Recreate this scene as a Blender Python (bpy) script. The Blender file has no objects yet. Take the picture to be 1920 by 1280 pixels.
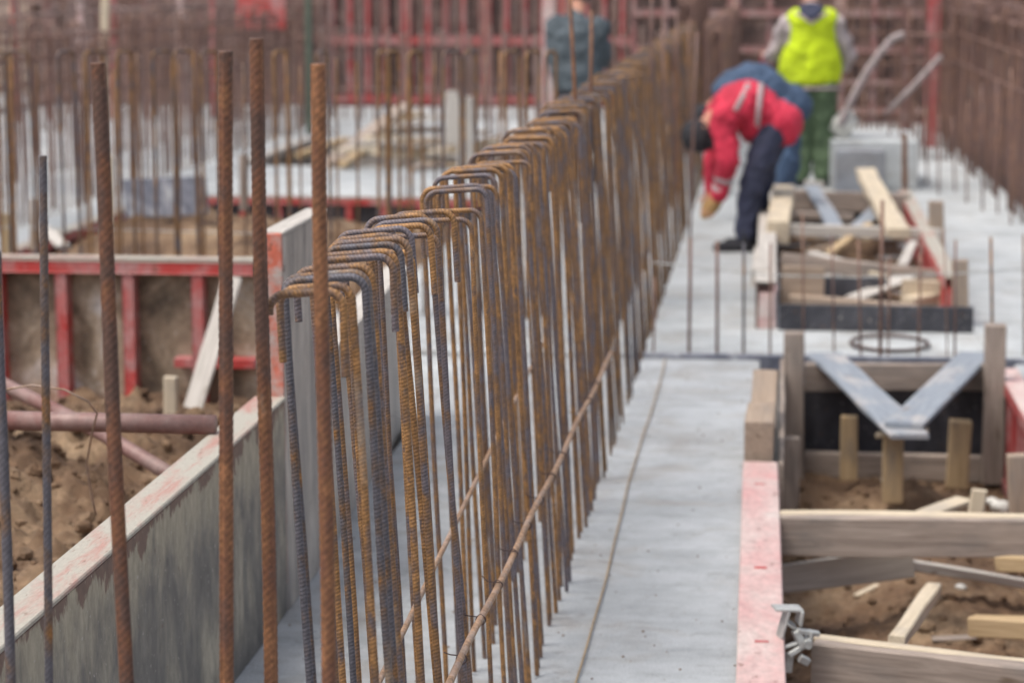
import bpy, bmesh, math, random
import numpy as np
from mathutils import Vector, Matrix, noise
random.seed(7); rng = np.random.default_rng(7)
R = math.radians
S = bpy.context.scene; COL = S.collection

# ---------------------------------------------------------------- camera, light, exposure
F = 4533.0; H = 1.75; VX, VY = 1450.0, -60.0          # focal length in photo pixels, eye height, vanishing point
PIT = math.atan((640-VY)/F); YAW = math.atan((VX-960)/(F/math.cos(PIT)))
cam = bpy.data.cameras.new('camera'); co = bpy.data.objects.new('camera', cam); COL.objects.link(co)
co.location = (0, 0, H); co.rotation_euler = (math.pi/2-PIT, 0, YAW)
cam.sensor_width = 36; cam.lens = F/1920*36; cam.clip_end = 500; cam.clip_start = 0.05
cam.dof.use_dof = True; cam.dof.focus_distance = 4.55; cam.dof.aperture_fstop = 4.0; cam.dof.aperture_blades = 9
S.camera = co
SUN_EL, SUN_AZ = 64, -125
w = bpy.data.worlds.new('World'); S.world = w; w.use_nodes = True
wn = w.node_tree; bg = wn.nodes['Background']
sky = wn.nodes.new('ShaderNodeTexSky'); sky.sky_type = 'NISHITA'; sky.sun_disc = False
sky.sun_elevation = R(SUN_EL); sky.sun_rotation = R(SUN_AZ); sky.dust_density = 5; sky.air_density = 1.0; sky.ozone_density = 1
hs = wn.nodes.new('ShaderNodeHueSaturation'); hs.inputs['Saturation'].default_value = .5   # thin overcast: paler sky
wn.links.new(sky.outputs[0], hs.inputs['Color']); wn.links.new(hs.outputs[0], bg.inputs[0]); bg.inputs[1].default_value = 0.15
sl = bpy.data.lights.new('sun', 'SUN'); sl.energy = 1.25; sl.angle = R(28); sl.color = (1, .93, .84)
so = bpy.data.objects.new('sun', sl); COL.objects.link(so)
d = Vector((math.sin(R(SUN_AZ))*math.cos(R(SUN_EL)), math.cos(R(SUN_AZ))*math.cos(R(SUN_EL)), math.sin(R(SUN_EL))))
so.rotation_euler = d.to_track_quat('Z', 'Y').to_euler()
S.view_settings.view_transform = 'Standard'; S.view_settings.look = 'None'
S.view_settings.exposure = 0.48; S.view_settings.gamma = 1

fw = Vector((-math.sin(YAW)*math.cos(PIT), math.cos(YAW)*math.cos(PIT), -math.sin(PIT)))
rt = Vector((math.cos(YAW), math.sin(YAW), 0)); up = rt.cross(fw)
def ray(x, y): return fw + rt*((x-960)/F) + up*((640-y)/F)
def gz(x, y, z=0.0):                                   # world point on the level z
    r = ray(x, y); t = (z-H)/r.z; return Vector((r.x*t, r.y*t, z))
def gy(x, y, Y):                                       # world point on the plane at distance Y
    r = ray(x, y); t = Y/r.y; return Vector((r.x*t, Y, H+r.z*t))

# ---------------------------------------------------------------- materials
def nt(name):
    m = bpy.data.materials.new(name); m.use_nodes = True
    return m, m.node_tree.nodes, m.node_tree.links, m.node_tree.nodes['Principled BSDF']
def tex(N, L, scale=(1, 1, 1), rnd=True):
    tc = N.new('ShaderNodeTexCoord'); mp = N.new('ShaderNodeMapping'); mp.inputs['Scale'].default_value = scale
    L.new(tc.outputs['Object'], mp.inputs['Vector'])
    oi = N.new('ShaderNodeObjectInfo')
    if rnd:
        mu = N.new('ShaderNodeMath'); mu.operation = 'MULTIPLY'; mu.inputs[1].default_value = 37.0
        L.new(oi.outputs['Random'], mu.inputs[0]); return mp.outputs[0], mu.outputs[0], oi.outputs['Random']
    return mp.outputs[0], None, oi.outputs['Random']
def noi(N, L, vec, wv, scale, detail=4, rough=.55, dist=0):
    n = N.new('ShaderNodeTexNoise'); n.noise_dimensions = '4D'; n.inputs['Scale'].default_value = scale
    n.inputs['Detail'].default_value = detail; n.inputs['Roughness'].default_value = rough; n.inputs['Distortion'].default_value = dist
    L.new(vec, n.inputs['Vector'])
    if wv: L.new(wv, n.inputs['W'])
    return n.outputs['Fac']
def ramp(N, L, fac, stops, interp='LINEAR'):
    r = N.new('ShaderNodeValToRGB'); L.new(fac, r.inputs[0]); e = r.color_ramp.elements
    r.color_ramp.interpolation = interp
    while len(e) < len(stops): e.new(.5)
    for i, (p, c) in enumerate(stops):
        e[i].position = p; e[i].color = (c if hasattr(c, '__len__') else (c, c, c)) + (() if hasattr(c, '__len__') and len(c) == 4 else (1,)) if hasattr(c, '__len__') else (c, c, c, 1)
    return r.outputs[0]
def mix(N, L, fac, a, b, mode='MIX'):
    m = N.new('ShaderNodeMix'); m.data_type = 'RGBA'; m.blend_type = mode
    if isinstance(fac, (int, float)): m.inputs[0].default_value = fac
    else: L.new(fac, m.inputs[0])
    for k, v in ((6, a), (7, b)):
        if isinstance(v, tuple): m.inputs[k].default_value = v+(1,)
        else: L.new(v, m.inputs[k])
    return m.outputs[2]
def bump(N, L, B, h, s=.3, dist=.01):
    b = N.new('ShaderNodeBump'); b.inputs['Strength'].default_value = s; b.inputs['Distance'].default_value = dist
    L.new(h, b.inputs['Height']); L.new(b.outputs[0], B.inputs['Normal'])

def rust_mat(name, steel, brown, orange, bias=0.0):
    m, N, L, B = nt(name); v, wv, rnd = tex(N, L, (1, 1, .6))
    n1 = noi(N, L, v, wv, 15, 6, .68)
    ma = N.new('ShaderNodeMath'); ma.operation = 'MULTIPLY_ADD'; L.new(rnd, ma.inputs[0]); ma.inputs[1].default_value = .18; ma.inputs[2].default_value = -.08+bias
    ad = N.new('ShaderNodeMath'); ad.operation = 'ADD'; L.new(n1, ad.inputs[0]); L.new(ma.outputs[0], ad.inputs[1])
    c = ramp(N, L, ad.outputs[0], [(.39, steel), (.48, brown), (.56, tuple(k*.7 for k in orange)), (.61, orange), (.67, brown), (.74, steel)])
    v2, w2, _ = tex(N, L, (1, 1, 1)); n2 = noi(N, L, v2, w2, 120, 4, .7)
    c = mix(N, L, .75, c, ramp(N, L, n2, [(.3, .45), (.7, 1.3)]), 'MULTIPLY')
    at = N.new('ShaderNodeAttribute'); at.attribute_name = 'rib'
    c = mix(N, L, 1.0, c, ramp(N, L, at.outputs['Fac'], [(0, .74), (.5, 1.), (1, 1.3)]), 'MULTIPLY')  # worn crests lighter; gaps painted darker to deepen the rib shading
    n7 = noi(N, L, v, wv, 4, 5, .7); c = mix(N, L, ramp(N, L, n7, [(.60, 0.), (.68, .55)]), c, (.36, .30, .24))   # cement dust
    L.new(c, B.inputs['Base Color']); B.inputs['Roughness'].default_value = .58; B.inputs['Metallic'].default_value = .15
    bump(N, L, B, n2, .4, .0015); return m
def concrete_mat(name, a, b, sc=1.3):
    m, N, L, B = nt(name); v, wv, _ = tex(N, L, (1, 1, 1), False)
    n1 = noi(N, L, v, None, sc, 6, .62, .6); n2 = noi(N, L, v, None, sc*6, 6, .65); n3 = noi(N, L, v, None, 120, 3, .7)
    c = ramp(N, L, n1, [(.32, a), (.62, b)])
    c = mix(N, L, .7, c, ramp(N, L, n2, [(.3, .72), (.5, 1.), (.75, 1.2)]), 'MULTIPLY')
    n5 = noi(N, L, v, None, 3.1, 5, .6, 1.0)
    c = mix(N, L, ramp(N, L, n5, [(.50, 0.), (.66, .5)]), c, (a[0]*.86, a[1]*.73, a[2]*.62))
    vs, _, _ = tex(N, L, (2.2, 11, 1), False); n6 = noi(N, L, vs, None, 1.0, 5, .6, .8)
    c = mix(N, L, .45, c, ramp(N, L, n6, [(.34, .74), (.5, 1.), (.68, 1.16)]), 'MULTIPLY')
    n8 = noi(N, L, v, None, 11, 6, .75, .5); c = mix(N, L, ramp(N, L, n8, [(.57, 0.), (.66, .5)]), c, (a[0]*.62, a[1]*.58, a[2]*.55))
    c = mix(N, L, .45, c, ramp(N, L, n3, [(.25, .55), (.55, 1.05)]), 'MULTIPLY')
    n4 = noi(N, L, v, None, 34, 2, .5)
    c = mix(N, L, ramp(N, L, n4, [(.70, 0.), (.74, .6)]), c, (.2, .18, .16))
    L.new(c, B.inputs['Base Color']); B.inputs['Roughness'].default_value = .7
    mx = mix(N, L, .6, n2, n3); bump(N, L, B, mx, .9, .014); return m
def ply_mat(name, cols, streak=(5, 5, 1.9), top=None):
    m, N, L, B = nt(name); v, wv, _ = tex(N, L, streak)
    n1 = noi(N, L, v, wv, 1.0, 6, .62, .8); n2 = noi(N, L, v, wv, 5, 5, .7)
    c = ramp(N, L, n1, [(.3, cols[0]), (.45, cols[1]), (.55, cols[2]), (.68, cols[3])])
    if top:                                            # cement film and peeled brown patches under the top edge
        tc = N.new('ShaderNodeTexCoord'); sp = N.new('ShaderNodeSeparateXYZ'); L.new(tc.outputs['Object'], sp.inputs[0])
        na = noi(N, L, v, wv, 1.6, 5, .65, .5); ad = N.new('ShaderNodeMath'); ad.operation = 'MULTIPLY_ADD'; L.new(na, ad.inputs[0]); ad.inputs[1].default_value = .5; L.new(sp.outputs[2], ad.inputs[2])
        c = mix(N, L, ramp(N, L, ad.outputs[0], [(.64, 0.), (.78, .85)]), c, (.40, .355, .26))
        nb = noi(N, L, v, wv, 1.1, 5, .7, .3); a2 = N.new('ShaderNodeMath'); a2.operation = 'MULTIPLY_ADD'; L.new(nb, a2.inputs[0]); a2.inputs[1].default_value = .35; L.new(sp.outputs[2], a2.inputs[2])
        c = mix(N, L, ramp(N, L, a2.outputs[0], [(.730, 0.), (.742, .9)]), c, (.14, .07, .05))
    c = mix(N, L, .8, c, ramp(N, L, n2, [(.3, .55), (.7, 1.4)]), 'MULTIPLY')
    v3, w3, _ = tex(N, L, (1, 1, 1)); n3 = noi(N, L, v3, w3, 28, 4, .6)
    c = mix(N, L, ramp(N, L, n3, [(.64, 0.), (.7, .8)]), c, (.12, .065, .04))
    c = mix(N, L, ramp(N, L, noi(N, L, v3, w3, 70, 2, .5), [(.66, 0.), (.7, .7)]), c, (.5, .47, .43))
    L.new(c, B.inputs['Base Color']); B.inputs['Roughness'].default_value = .5; bump(N, L, B, n2, .3, .004); return m
def wood_mat(name, a, b, dirt=.5, g=.35):
    m, N, L, B = nt(name); v, wv, _ = tex(N, L, (1.2, 22, 22))
    n1 = noi(N, L, v, wv, 2.2, 6, .65, 1.6); v2, w2, _ = tex(N, L, (1.5, 4, 4)); n2 = noi(N, L, v2, w2, 2.5, 5, .6)
    c = ramp(N, L, n1, [(.3, a), (.65, b)])
    c = mix(N, L, ramp(N, L, n2, [(.5, 0.), (.72, dirt)]), c, (g*.8, g*.72, g*.66))
    v3, w3, _ = tex(N, L, (5, 12, 12)); n3 = noi(N, L, v3, w3, 1.5, 2, .5)
    c = mix(N, L, ramp(N, L, n3, [(.68, 0.), (.75, .75)]), c, (.11, .07, .04))
    L.new(c, B.inputs['Base Color']); B.inputs['Roughness'].default_value = .75; bump(N, L, B, n1, .35, .004); return m
def paint_mat(name, red, worn, amt=.5, sc=7, metal=0, soft=.09, st=(1, 1, 1)):
    m, N, L, B = nt(name); v, wv, _ = tex(N, L, st)
    n1 = noi(N, L, v, wv, sc, 7, .68, .6); n2 = noi(N, L, v, wv, 45, 4, .7)
    c = mix(N, L, ramp(N, L, n1, [(amt-soft, 0.), (amt+soft, 1.)]), worn, red)
    c = mix(N, L, .55, c, ramp(N, L, n2, [(.3, .6), (.7, 1.25)]), 'MULTIPLY')
    n3 = noi(N, L, v, wv, 22, 5, .6)
    c = mix(N, L, ramp(N, L, n3, [(.62, 0.), (.69, .7)]), c, (.16, .07, .045))
    L.new(c, B.inputs['Base Color']); B.inputs['Roughness'].default_value = .55; B.inputs['Metallic'].default_value = metal
    bump(N, L, B, n2, .25, .002); return m
def soil_mat():
    m, N, L, B = nt('soil'); v, wv, _ = tex(N, L, (1, 1, 1), False)
    n1 = noi(N, L, v, None, 2.2, 7, .65, .4); n2 = noi(N, L, v, None, 26, 6, .7)
    c = ramp(N, L, n1, [(.34, (.08, .045, .026)), (.5, (.165, .10, .058)), (.66, (.32, .225, .14))])
    c = mix(N, L, .8, c, ramp(N, L, n2, [(.3, .5), (.7, 1.35)]), 'MULTIPLY')
    L.new(c, B.inputs['Base Color']); B.inputs['Roughness'].default_value = .95; bump(N, L, B, n2, .8, .02); return m
def cloth_mat(name, c0, sc=10, wr=.25):
    m, N, L, B = nt(name); v, wv, _ = tex(N, L, (1, 1, 1)); n = noi(N, L, v, wv, sc, 5, .6, 1.0)
    c = mix(N, L, .8, c0, ramp(N, L, n, [(.3, 1-wr*1.4), (.7, 1+wr)]), 'MULTIPLY')
    L.new(c, B.inputs['Base Color']); B.inputs['Roughness'].default_value = .85; bump(N, L, B, n, .6, .03); return m

M = dict(
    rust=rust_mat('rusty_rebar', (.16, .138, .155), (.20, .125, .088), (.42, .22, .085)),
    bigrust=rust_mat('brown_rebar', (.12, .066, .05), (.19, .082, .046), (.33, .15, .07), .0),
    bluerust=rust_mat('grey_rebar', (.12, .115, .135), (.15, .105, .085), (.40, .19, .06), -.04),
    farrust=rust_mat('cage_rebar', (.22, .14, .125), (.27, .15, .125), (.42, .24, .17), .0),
    blockc=concrete_mat('block_concrete', (.19, .20, .225), (.29, .305, .33), 2),
    conc=concrete_mat('concrete', (.35, .372, .39), (.47, .494, .512)),
    conc_light=concrete_mat('fresh_concrete', (.34, .365, .38), (.55, .575, .58), .8),
    ply=ply_mat('stained_form_face', ((.085, .08, .075), (.14, .132, .12), (.23, .21, .17), (.40, .36, .28)), (6, 6, 3.2), top=.6),
    plyb=ply_mat('muddy_form_face', ((.085, .062, .042), (.25, .19, .13), (.42, .34, .25), (.68, .65, .61)), (4.6, 4.6, 3.4)),
    plyg=ply_mat('grey_form_face', ((.20, .185, .18), (.33, .305, .28), (.46, .42, .375), (.60, .57, .53)), (9, 9, 1.3)),
    black=ply_mat('black_form_face', ((.018, .018, .024), (.03, .03, .038), (.05, .05, .06), (.09, .09, .10))),
    brownply=ply_mat('brown_form_face', ((.04, .025, .023), (.09, .055, .045), (.15, .095, .08), (.27, .19, .165)), (3, 3, 3)),
    slate=ply_mat('slate_panel', ((.07, .08, .11), (.12, .13, .17), (.20, .21, .25), (.45, .46, .48)), (5, 5, 5)),
    wood=wood_mat('pale_wood', (.44, .36, .25), (.62, .53, .40), .6),
    wood2=wood_mat('brown_wood', (.23, .17, .125), (.40, .31, .235), .6, .26),
    greywood=wood_mat('grey_wood', (.19, .148, .12), (.40, .33, .28), .8, .2),
    yellowwood=wood_mat('yellow_wood', (.34, .235, .12), (.50, .37, .22), .8, .2),
    whitewood=wood_mat('cement_coated_wood', (.36, .33, .295), (.56, .525, .48), .5, .4),
    bluewood=wood_mat('cement_blue_wood', (.17, .195, .23), (.29, .32, .36), .7, .66),
    red=paint_mat('worn_red_paint', (.38, .05, .05), (.42, .25, .24), .46, 5, 0, .12),
    redbright=paint_mat('bright_red_paint', (.48, .05, .045), (.45, .28, .27), .46, 5, 0, .12),
    pink=paint_mat('pink_cement_paint', (.56, .27, .265), (.60, .53, .49), .53, 5, 0, .2, (.45, 1, 1)),
    white=paint_mat('cement_crust', (.42, .23, .19), (.41, .385, .325), .57, 3.2, 0, .08, (1.1, 6, 1)),
    orange=paint_mat('orange_paint', (.56, .14, .085), (.42, .38, .35), .50, 9),
    pipe=paint_mat('dusty_red_pipe', (.17, .06, .05), (.29, .20, .18), .50, 6, .1, .14),
    galv=paint_mat('galvanised', (.38, .39, .38), (.52, .53, .52), .5, 12, .4),
    soil=soil_mat(), tanline=cloth_mat('tan_line', (.36, .26, .15)),
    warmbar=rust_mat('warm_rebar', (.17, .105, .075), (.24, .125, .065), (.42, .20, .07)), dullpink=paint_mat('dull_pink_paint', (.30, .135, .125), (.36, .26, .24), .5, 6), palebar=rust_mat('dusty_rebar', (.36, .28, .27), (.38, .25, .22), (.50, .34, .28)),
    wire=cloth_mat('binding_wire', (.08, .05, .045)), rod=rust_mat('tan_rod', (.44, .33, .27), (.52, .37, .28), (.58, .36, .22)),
    bag=cloth_mat('white_bag', (.70, .69, .64)), green=cloth_mat('green_paint', (.10, .125, .095), 8),
    yellow=cloth_mat('hi_vis_yellow', (.50, .64, .010), 6, .3), redcloth=cloth_mat('red_jacket_cloth', (.56, .028, .065), 6, .45),
    silver=cloth_mat('reflective_tape', (.42, .33, .34), 20, .1), navy=cloth_mat('navy_cloth', (.035, .04, .075)),
    bluecloth=cloth_mat('blue_cloth', (.05, .085, .15), 6, .35), jeans=cloth_mat('blue_jeans', (.07, .12, .21)), hosem=cloth_mat('grey_hose', (.33, .28, .275)),
    greycloth=cloth_mat('teal_grey_cloth', (.075, .095, .11), 5, .3), greentr=cloth_mat('green_trousers', (.085, .13, .07)),
    sleeve=cloth_mat('grey_sleeve', (.42, .36, .36)), skin=cloth_mat('skin', (.50, .26, .18), 10, .05),
    dark=cloth_mat('dark_cloth', (.025, .025, .03)), glove=cloth_mat('tan_glove', (.42, .25, .10)), bank=cloth_mat('distant_earth', (.26, .20, .15), 1.2, .4),
)

# ---------------------------------------------------------------- helpers
def tag(o, label=None, cat=None, group=None, kind=None):
    if label: o['label'] = label
    if cat: o['category'] = cat
    if group: o['group'] = group
    if kind: o['kind'] = kind
    return o
def link(o, parent=None):
    COL.objects.link(o)
    if parent: o.parent = parent
    return o
def obj(name, me, mat, parent=None, mw=None):          # mw = world matrix; stored relative to the (unparented) parent
    me.materials.clear(); me.materials.append(mat) if mat else None
    o = bpy.data.objects.new(name, me); link(o, parent)
    if mw is not None: o.matrix_basis = (parent.matrix_basis.inverted() @ mw) if parent else mw
    elif parent: o.matrix_basis = parent.matrix_basis.inverted()
    return o
def empty(name, loc, rz=0.0):
    o = bpy.data.objects.new(name, None); o.empty_display_size = .1; link(o)
    o.matrix_basis = Matrix.Translation(loc) @ Matrix.Rotation(rz, 4, 'Z'); return o
class MB:
    def __init__(s): s.v = []; s.f = []
    def box(s, a, b, mw=None, ch=.003):                # chamfered box between corners a and b
        x0, y0, z0 = a; x1, y1, z1 = b; n = len(s.v)
        c = min(ch, abs(x1-x0)/4, abs(y1-y0)/4, abs(z1-z0)/4)
        bm = bmesh.new(); bmesh.ops.create_cube(bm, size=1)
        for v in bm.verts: v.co = Vector((x0+(v.co.x+.5)*(x1-x0), y0+(v.co.y+.5)*(y1-y0), z0+(v.co.z+.5)*(z1-z0)))
        if c > 0: bmesh.ops.bevel(bm, geom=bm.edges[:], offset=c, segments=1, affect='EDGES', profile=.5)
        bm.verts.index_update()
        for v in bm.verts: s.v.append(tuple(mw @ v.co) if mw else tuple(v.co))
        for f in bm.faces: s.f.append([n+v.index for v in f.verts])
        bm.free(); return s
    def tube(s, pts, r, k=8, caps=True):
        pts = [Vector(p) for p in pts]; n = len(s.v); N = len(pts)
        rr = r if hasattr(r, '__len__') else [r]*N; ref = None
        for i, p in enumerate(pts):
            t = (pts[min(i+1, N-1)]-pts[max(i-1, 0)]).normalized()
            if ref is None: ref = t.orthogonal().normalized()
            ref = (ref-t*ref.dot(t)).normalized(); b = t.cross(ref)
            for j in range(k):
                a = 2*math.pi*j/k; s.v.append(tuple(p+(ref*math.cos(a)+b*math.sin(a))*rr[i]))
        for i in range(N-1):
            for j in range(k): s.f.append([n+i*k+j, n+i*k+(j+1) % k, n+(i+1)*k+(j+1) % k, n+(i+1)*k+j])
        if caps: s.f.append([n+j for j in range(k)][::-1]); s.f.append([n+(N-1)*k+j for j in range(k)])
        return s
    def ball(s, c, rad, rot=None, u=12, vv=8, jit=0):
        n = len(s.v); c = Vector(c)
        for i in range(vv+1):
            th = math.pi*i/vv
            for j in range(u):
                ph = 2*math.pi*j/u; q = Vector((rad[0]*math.sin(th)*math.cos(ph), rad[1]*math.sin(th)*math.sin(ph), rad[2]*math.cos(th)))
                if jit: q *= 1+jit*noise.noise((c+q)*8/max(.2, max(rad)*4))
                if rot: q = rot @ q
                s.v.append(tuple(c+q))
        for i in range(vv):
            for j in range(u): s.f.append([n+i*u+j, n+(i+1)*u+j, n+(i+1)*u+(j+1) % u, n+i*u+(j+1) % u])
        return s
    def mesh(s, name, smooth=False):
        me = bpy.data.meshes.new(name); me.from_pydata(s.v, [], s.f); me.update()
        if smooth: me.polygons.foreach_set('use_smooth', [True]*len(me.polygons))
        return me
def plank_mesh(L, wd, th, jit=.0028, name='plank'):    # length along local X, chamfered section, slightly irregular
    n = max(3, int(L/.15)); c = min(.004, wd/5, th/5); a, b = wd/2, th/2
    sec = [(-a+c, -b), (a-c, -b), (a, -b+c), (a, b-c), (a-c, b), (-a+c, b), (-a, b-c), (-a, -b+c)]
    mb = MB(); ph = random.random()*9; bow = random.uniform(-1, 1)*.003*L
    xs = [0, c]+[L*i/n for i in range(1, n)]+[L-c, L]
    for i, x in enumerate(xs):
        k = .96 if i in (0, len(xs)-1) else 1
        for (y, z) in sec:
            e = jit*noise.noise(Vector((x*3+ph, y*30, z*30)))*2
            mb.v.append((x, y*k+e, z*k+e+bow*math.sin(math.pi*x/L)))
    for i in range(len(xs)-1):
        for j in range(8): mb.f.append([i*8+j, i*8+(j+1) % 8, (i+1)*8+(j+1) % 8, (i+1)*8+j])
    mb.f.append(list(range(8))[::-1]); q = (len(xs)-1)*8; mb.f.append([q+j for j in range(8)])
    return mb.mesh(name)
def pmat(p0, p1, upv=(0, 0, 1)):
    p0 = Vector(p0); x = (Vector(p1)-p0).normalized(); u = Vector(upv)
    if abs(x.dot(u.normalized())) > .98: u = Vector((0, 1, 0))
    y = u.cross(x).normalized(); z = x.cross(y)
    return Matrix.Translation(p0) @ Matrix((x, y, z)).transposed().to_4x4()
def plank(name, p0, p1, wd, th, mat, label=None, cat=None, group=None, parent=None, upv=(0, 0, 1)):
    o = obj(name, plank_mesh((Vector(p1)-Vector(p0)).length, wd, th, name=name), M[mat], parent, pmat(p0, p1, upv))
    if label: tag(o, label, cat, group)
    return o
def boxo(name, a, b, mat, parent=None, ch=.003):
    c = Vector(((a[0]+b[0])/2, (a[1]+b[1])/2, min(a[2], b[2])))
    mb = MB().box(Vector(a)-c, Vector(b)-c, ch=ch)
    return obj(name, mb.mesh(name), M[mat], parent, Matrix.Translation(c))
def bent(name, pts, r, mat, parent=None, k=8):
    c = Vector(pts[0]); mb = MB().tube([Vector(p)-c for p in pts], r, k)
    return obj(name, mb.mesh(name, True), M[mat], parent, Matrix.Translation(c))

# ribbed reinforcing bar swept along a planar path in local XZ
def bar_mesh(path, r, ribbed=True, pitch=.0068, k=12, slope=1.1, name='bar', amp=.17):
    P = np.array(path, float); seg = np.diff(P, axis=0); sl_ = np.hypot(seg[:, 0], seg[:, 1]); cum = np.r_[0, np.cumsum(sl_)]
    Lt = cum[-1]; ds = pitch/5.5 if ribbed else .03; n = max(4, int(Lt/ds))
    if ribbed: s = np.linspace(0, Lt, n)
    else: s = np.unique(np.r_[cum, np.linspace(0, Lt, max(3, int(Lt/.25)))]); n = len(s)
    X = np.interp(s, cum, P[:, 0]); Z = np.interp(s, cum, P[:, 1])
    T = np.stack([np.gradient(X), np.gradient(Z)], 1); T /= np.linalg.norm(T, axis=1)[:, None]+1e-9
    th = np.arange(k)*2*np.pi/k; st, tt = np.meshgrid(s, th, indexing='ij')
    rib = np.zeros_like(st)
    if ribbed:
        half = np.abs(((tt/np.pi) % 1)-.5)*2                    # 0 mid-flank, 1 at the seams
        ph = (st/pitch+slope*(tt % np.pi)/np.pi+(tt > np.pi)*.5) % 1
        rib = np.clip(1-np.abs(ph-.5)/.26, 0, 1)**.7*np.clip((1-half)*3, 0, 1)
        rib = np.maximum(rib, np.clip((half-.86)*7, 0, .7))
    rad = r*(1+amp*(rib-.3)) if ribbed else r*np.ones_like(st)
    wob = .0012*np.sin(s*7+rng.random()*6)
    Nx = -T[:, 1]; Nz = T[:, 0]
    V = np.stack([(X+wob)[:, None]+Nx[:, None]*np.cos(tt)*rad, np.sin(tt)*rad+.0012*np.sin(s*5+1)[:, None], Z[:, None]+Nz[:, None]*np.cos(tt)*rad], 2).reshape(-1, 3)
    i = np.arange(n-1)[:, None]*k; j = np.arange(k)[None]
    Q = np.stack([i+j, i+k+j, i+k+(j+1) % k, i+(j+1) % k], 2).reshape(-1, 4)
    me = bpy.data.meshes.new(name); nq = len(Q)
    me.vertices.add(len(V)); me.vertices.foreach_set('co', V.ravel())
    me.loops.add(nq*4+2*k); me.loops.foreach_set('vertex_index', np.r_[Q.ravel(), np.arange(k), (n-1)*k+np.arange(k)[::-1]].astype(np.int32))
    me.polygons.add(nq+2); me.polygons.foreach_set('loop_start', np.r_[np.arange(nq)*4, nq*4, nq*4+k].astype(np.int32))
    me.polygons.foreach_set('use_smooth', np.r_[np.ones(nq, bool), False, False])
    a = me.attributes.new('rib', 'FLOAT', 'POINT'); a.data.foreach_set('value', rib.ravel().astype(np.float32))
    me.update(calc_edges=True); me.validate(); return me
def hairpin_path(wd, h, Lh=None, Rh=None, rb=.026, spread=.0, tilt=0.0):
    a = wd/2; pts = []
    z0 = h-Lh if Lh else 0.0; z1 = h-Rh if Rh else 0.0
    pts.append((-a-spread*(1 if not Lh else .1), z0)); pts.append((-a, h-rb-.001))
    for q in range(0, 91, 10): t = R(q); pts.append((-a+rb-rb*math.cos(t), h-rb+rb*math.sin(t)))
    for q in range(90, -1, -10): t = R(q); pts.append((a-rb+rb*math.cos(t), h-rb+rb*math.sin(t)))
    pts.append((a, h-rb-.001)); pts.append((a+spread*(1 if not Rh else -.6), z1))
    return [(x, z+tilt*x*min(1, max(0, (z-h+.2)/.2))) for x, z in pts]

def panel(name, label, p0, p1, z0, z1, ribs, front='ply', frame='red', top=None, th=.1, rw=.045, flip=1, cat='formwork panel', group=None, rails=(), ripos=None):
    """formwork panel: smooth face along p0-p1, ribs and rails behind it (local +y * flip)"""
    p0 = Vector((p0[0], p0[1], z0)); p1 = Vector((p1[0], p1[1], z0)); L = (p1-p0).length
    rz = math.atan2(p1.y-p0.y, p1.x-p0.x); root = empty(name, p0, rz); Hh = z1-z0; mw = root.matrix_basis
    tag(root, label, cat, group); f = flip
    def part(nm, a, b, m): return obj(nm, MB().box(a, b).mesh(nm), M[m], root, mw)
    part('form_face', (0, 0, 0), (L, f*.016, Hh-.012), front)
    part('top_rail', (-.004, -f*.003, Hh-.012), (L+.004, f*th, Hh), top or frame)
    part('edge_rail', (0, f*(th-.012), Hh-.06), (L, f*(th+.002), Hh-.0125), frame)
    part('bottom_rail', (0, f*.0165, 0.0), (L, f*th, .05), frame)
    xs = ripos or [L*i/(ribs-1)*(1-rw/L) for i in range(ribs)]
    for x in xs: part('rib', (x, f*.0165, .051), (x+rw, f*(th-.004), Hh-.062), frame)
    for (zz, hh) in rails: part('cross_rail', (0, f*(th+.003), zz), (L, f*(th+.05), zz+hh), 'red' if frame == 'red' else frame)
    return root

# ---------------------------------------------------------------- setting: ground, slabs, soil
def grid(name, x0, x1, y0, y1, step, hf, mat):
    nx = int((x1-x0)/step)+1; ny = int((y1-y0)/step)+1
    V = []; Fc = []
    for j in range(ny):
        for i in range(nx):
            x = x0+(x1-x0)*i/(nx-1); y = y0+(y1-y0)*j/(ny-1); V.append((x, y, hf(x, y)))
    for j in range(ny-1):
        for i in range(nx-1): a = j*nx+i; Fc.append((a, a+1, a+nx+1, a+nx))
    me = bpy.data.meshes.new(name); me.from_pydata(V, [], Fc); me.update()
    me.polygons.foreach_set('use_smooth', [True]*len(me.polygons))
    o = obj(name, me, mat); return tag(o, kind='structure')
tag(obj('ground', MB().box((-250, -250, -1.2), (250, 250, -.62), ch=0).mesh('ground'), M['bank']), kind='structure')
def slab(x0, x1, y0, y1, z=0.0, mat='conc', name='concrete_slab'):
    o = obj(name, MB().box((x0, y0, -.62), (x1, y1, z), ch=.006).mesh(name), M[mat]); return tag(o, kind='structure')
slab(-1.36, -.03, .5, 10.84)                                   # the strip the long row of bars stands in
slab(-2.05, 1.0, 10.88, 19.2, .012, 'conc_light')
slab(1.0, 6.5, 10.88, 33, .012, 'conc_light')
slab(1.10, 6.5, .5, 10.84)
slab(-2.05, 1.0, 19.2, 33, .009, 'conc_light')
slab(-2.05, -1.36, 9.3, 10.84, -.004, 'conc_light')
slab(-4.72, -2.05, 18.3, 21.2, .008, 'conc_light')
slab(-4.72, -2.05, 24.2, 33, .008, 'conc_light')
slab(-12, -4.72, 11.5, 33, .004, 'conc_light')
slab(-4.72, -2.05, 11.75, 12.3, -.01)
def fb(x, y, s, seed=0): return noise.fractal(Vector((x*s+seed, y*s, seed)), .9, 2.1, 5)
def rough(x, y): return .05*fb(x, y, 3.1, 3)+.028*abs(fb(x, y, 9, 5))+.02*fb(x, y, 27, 8)
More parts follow.
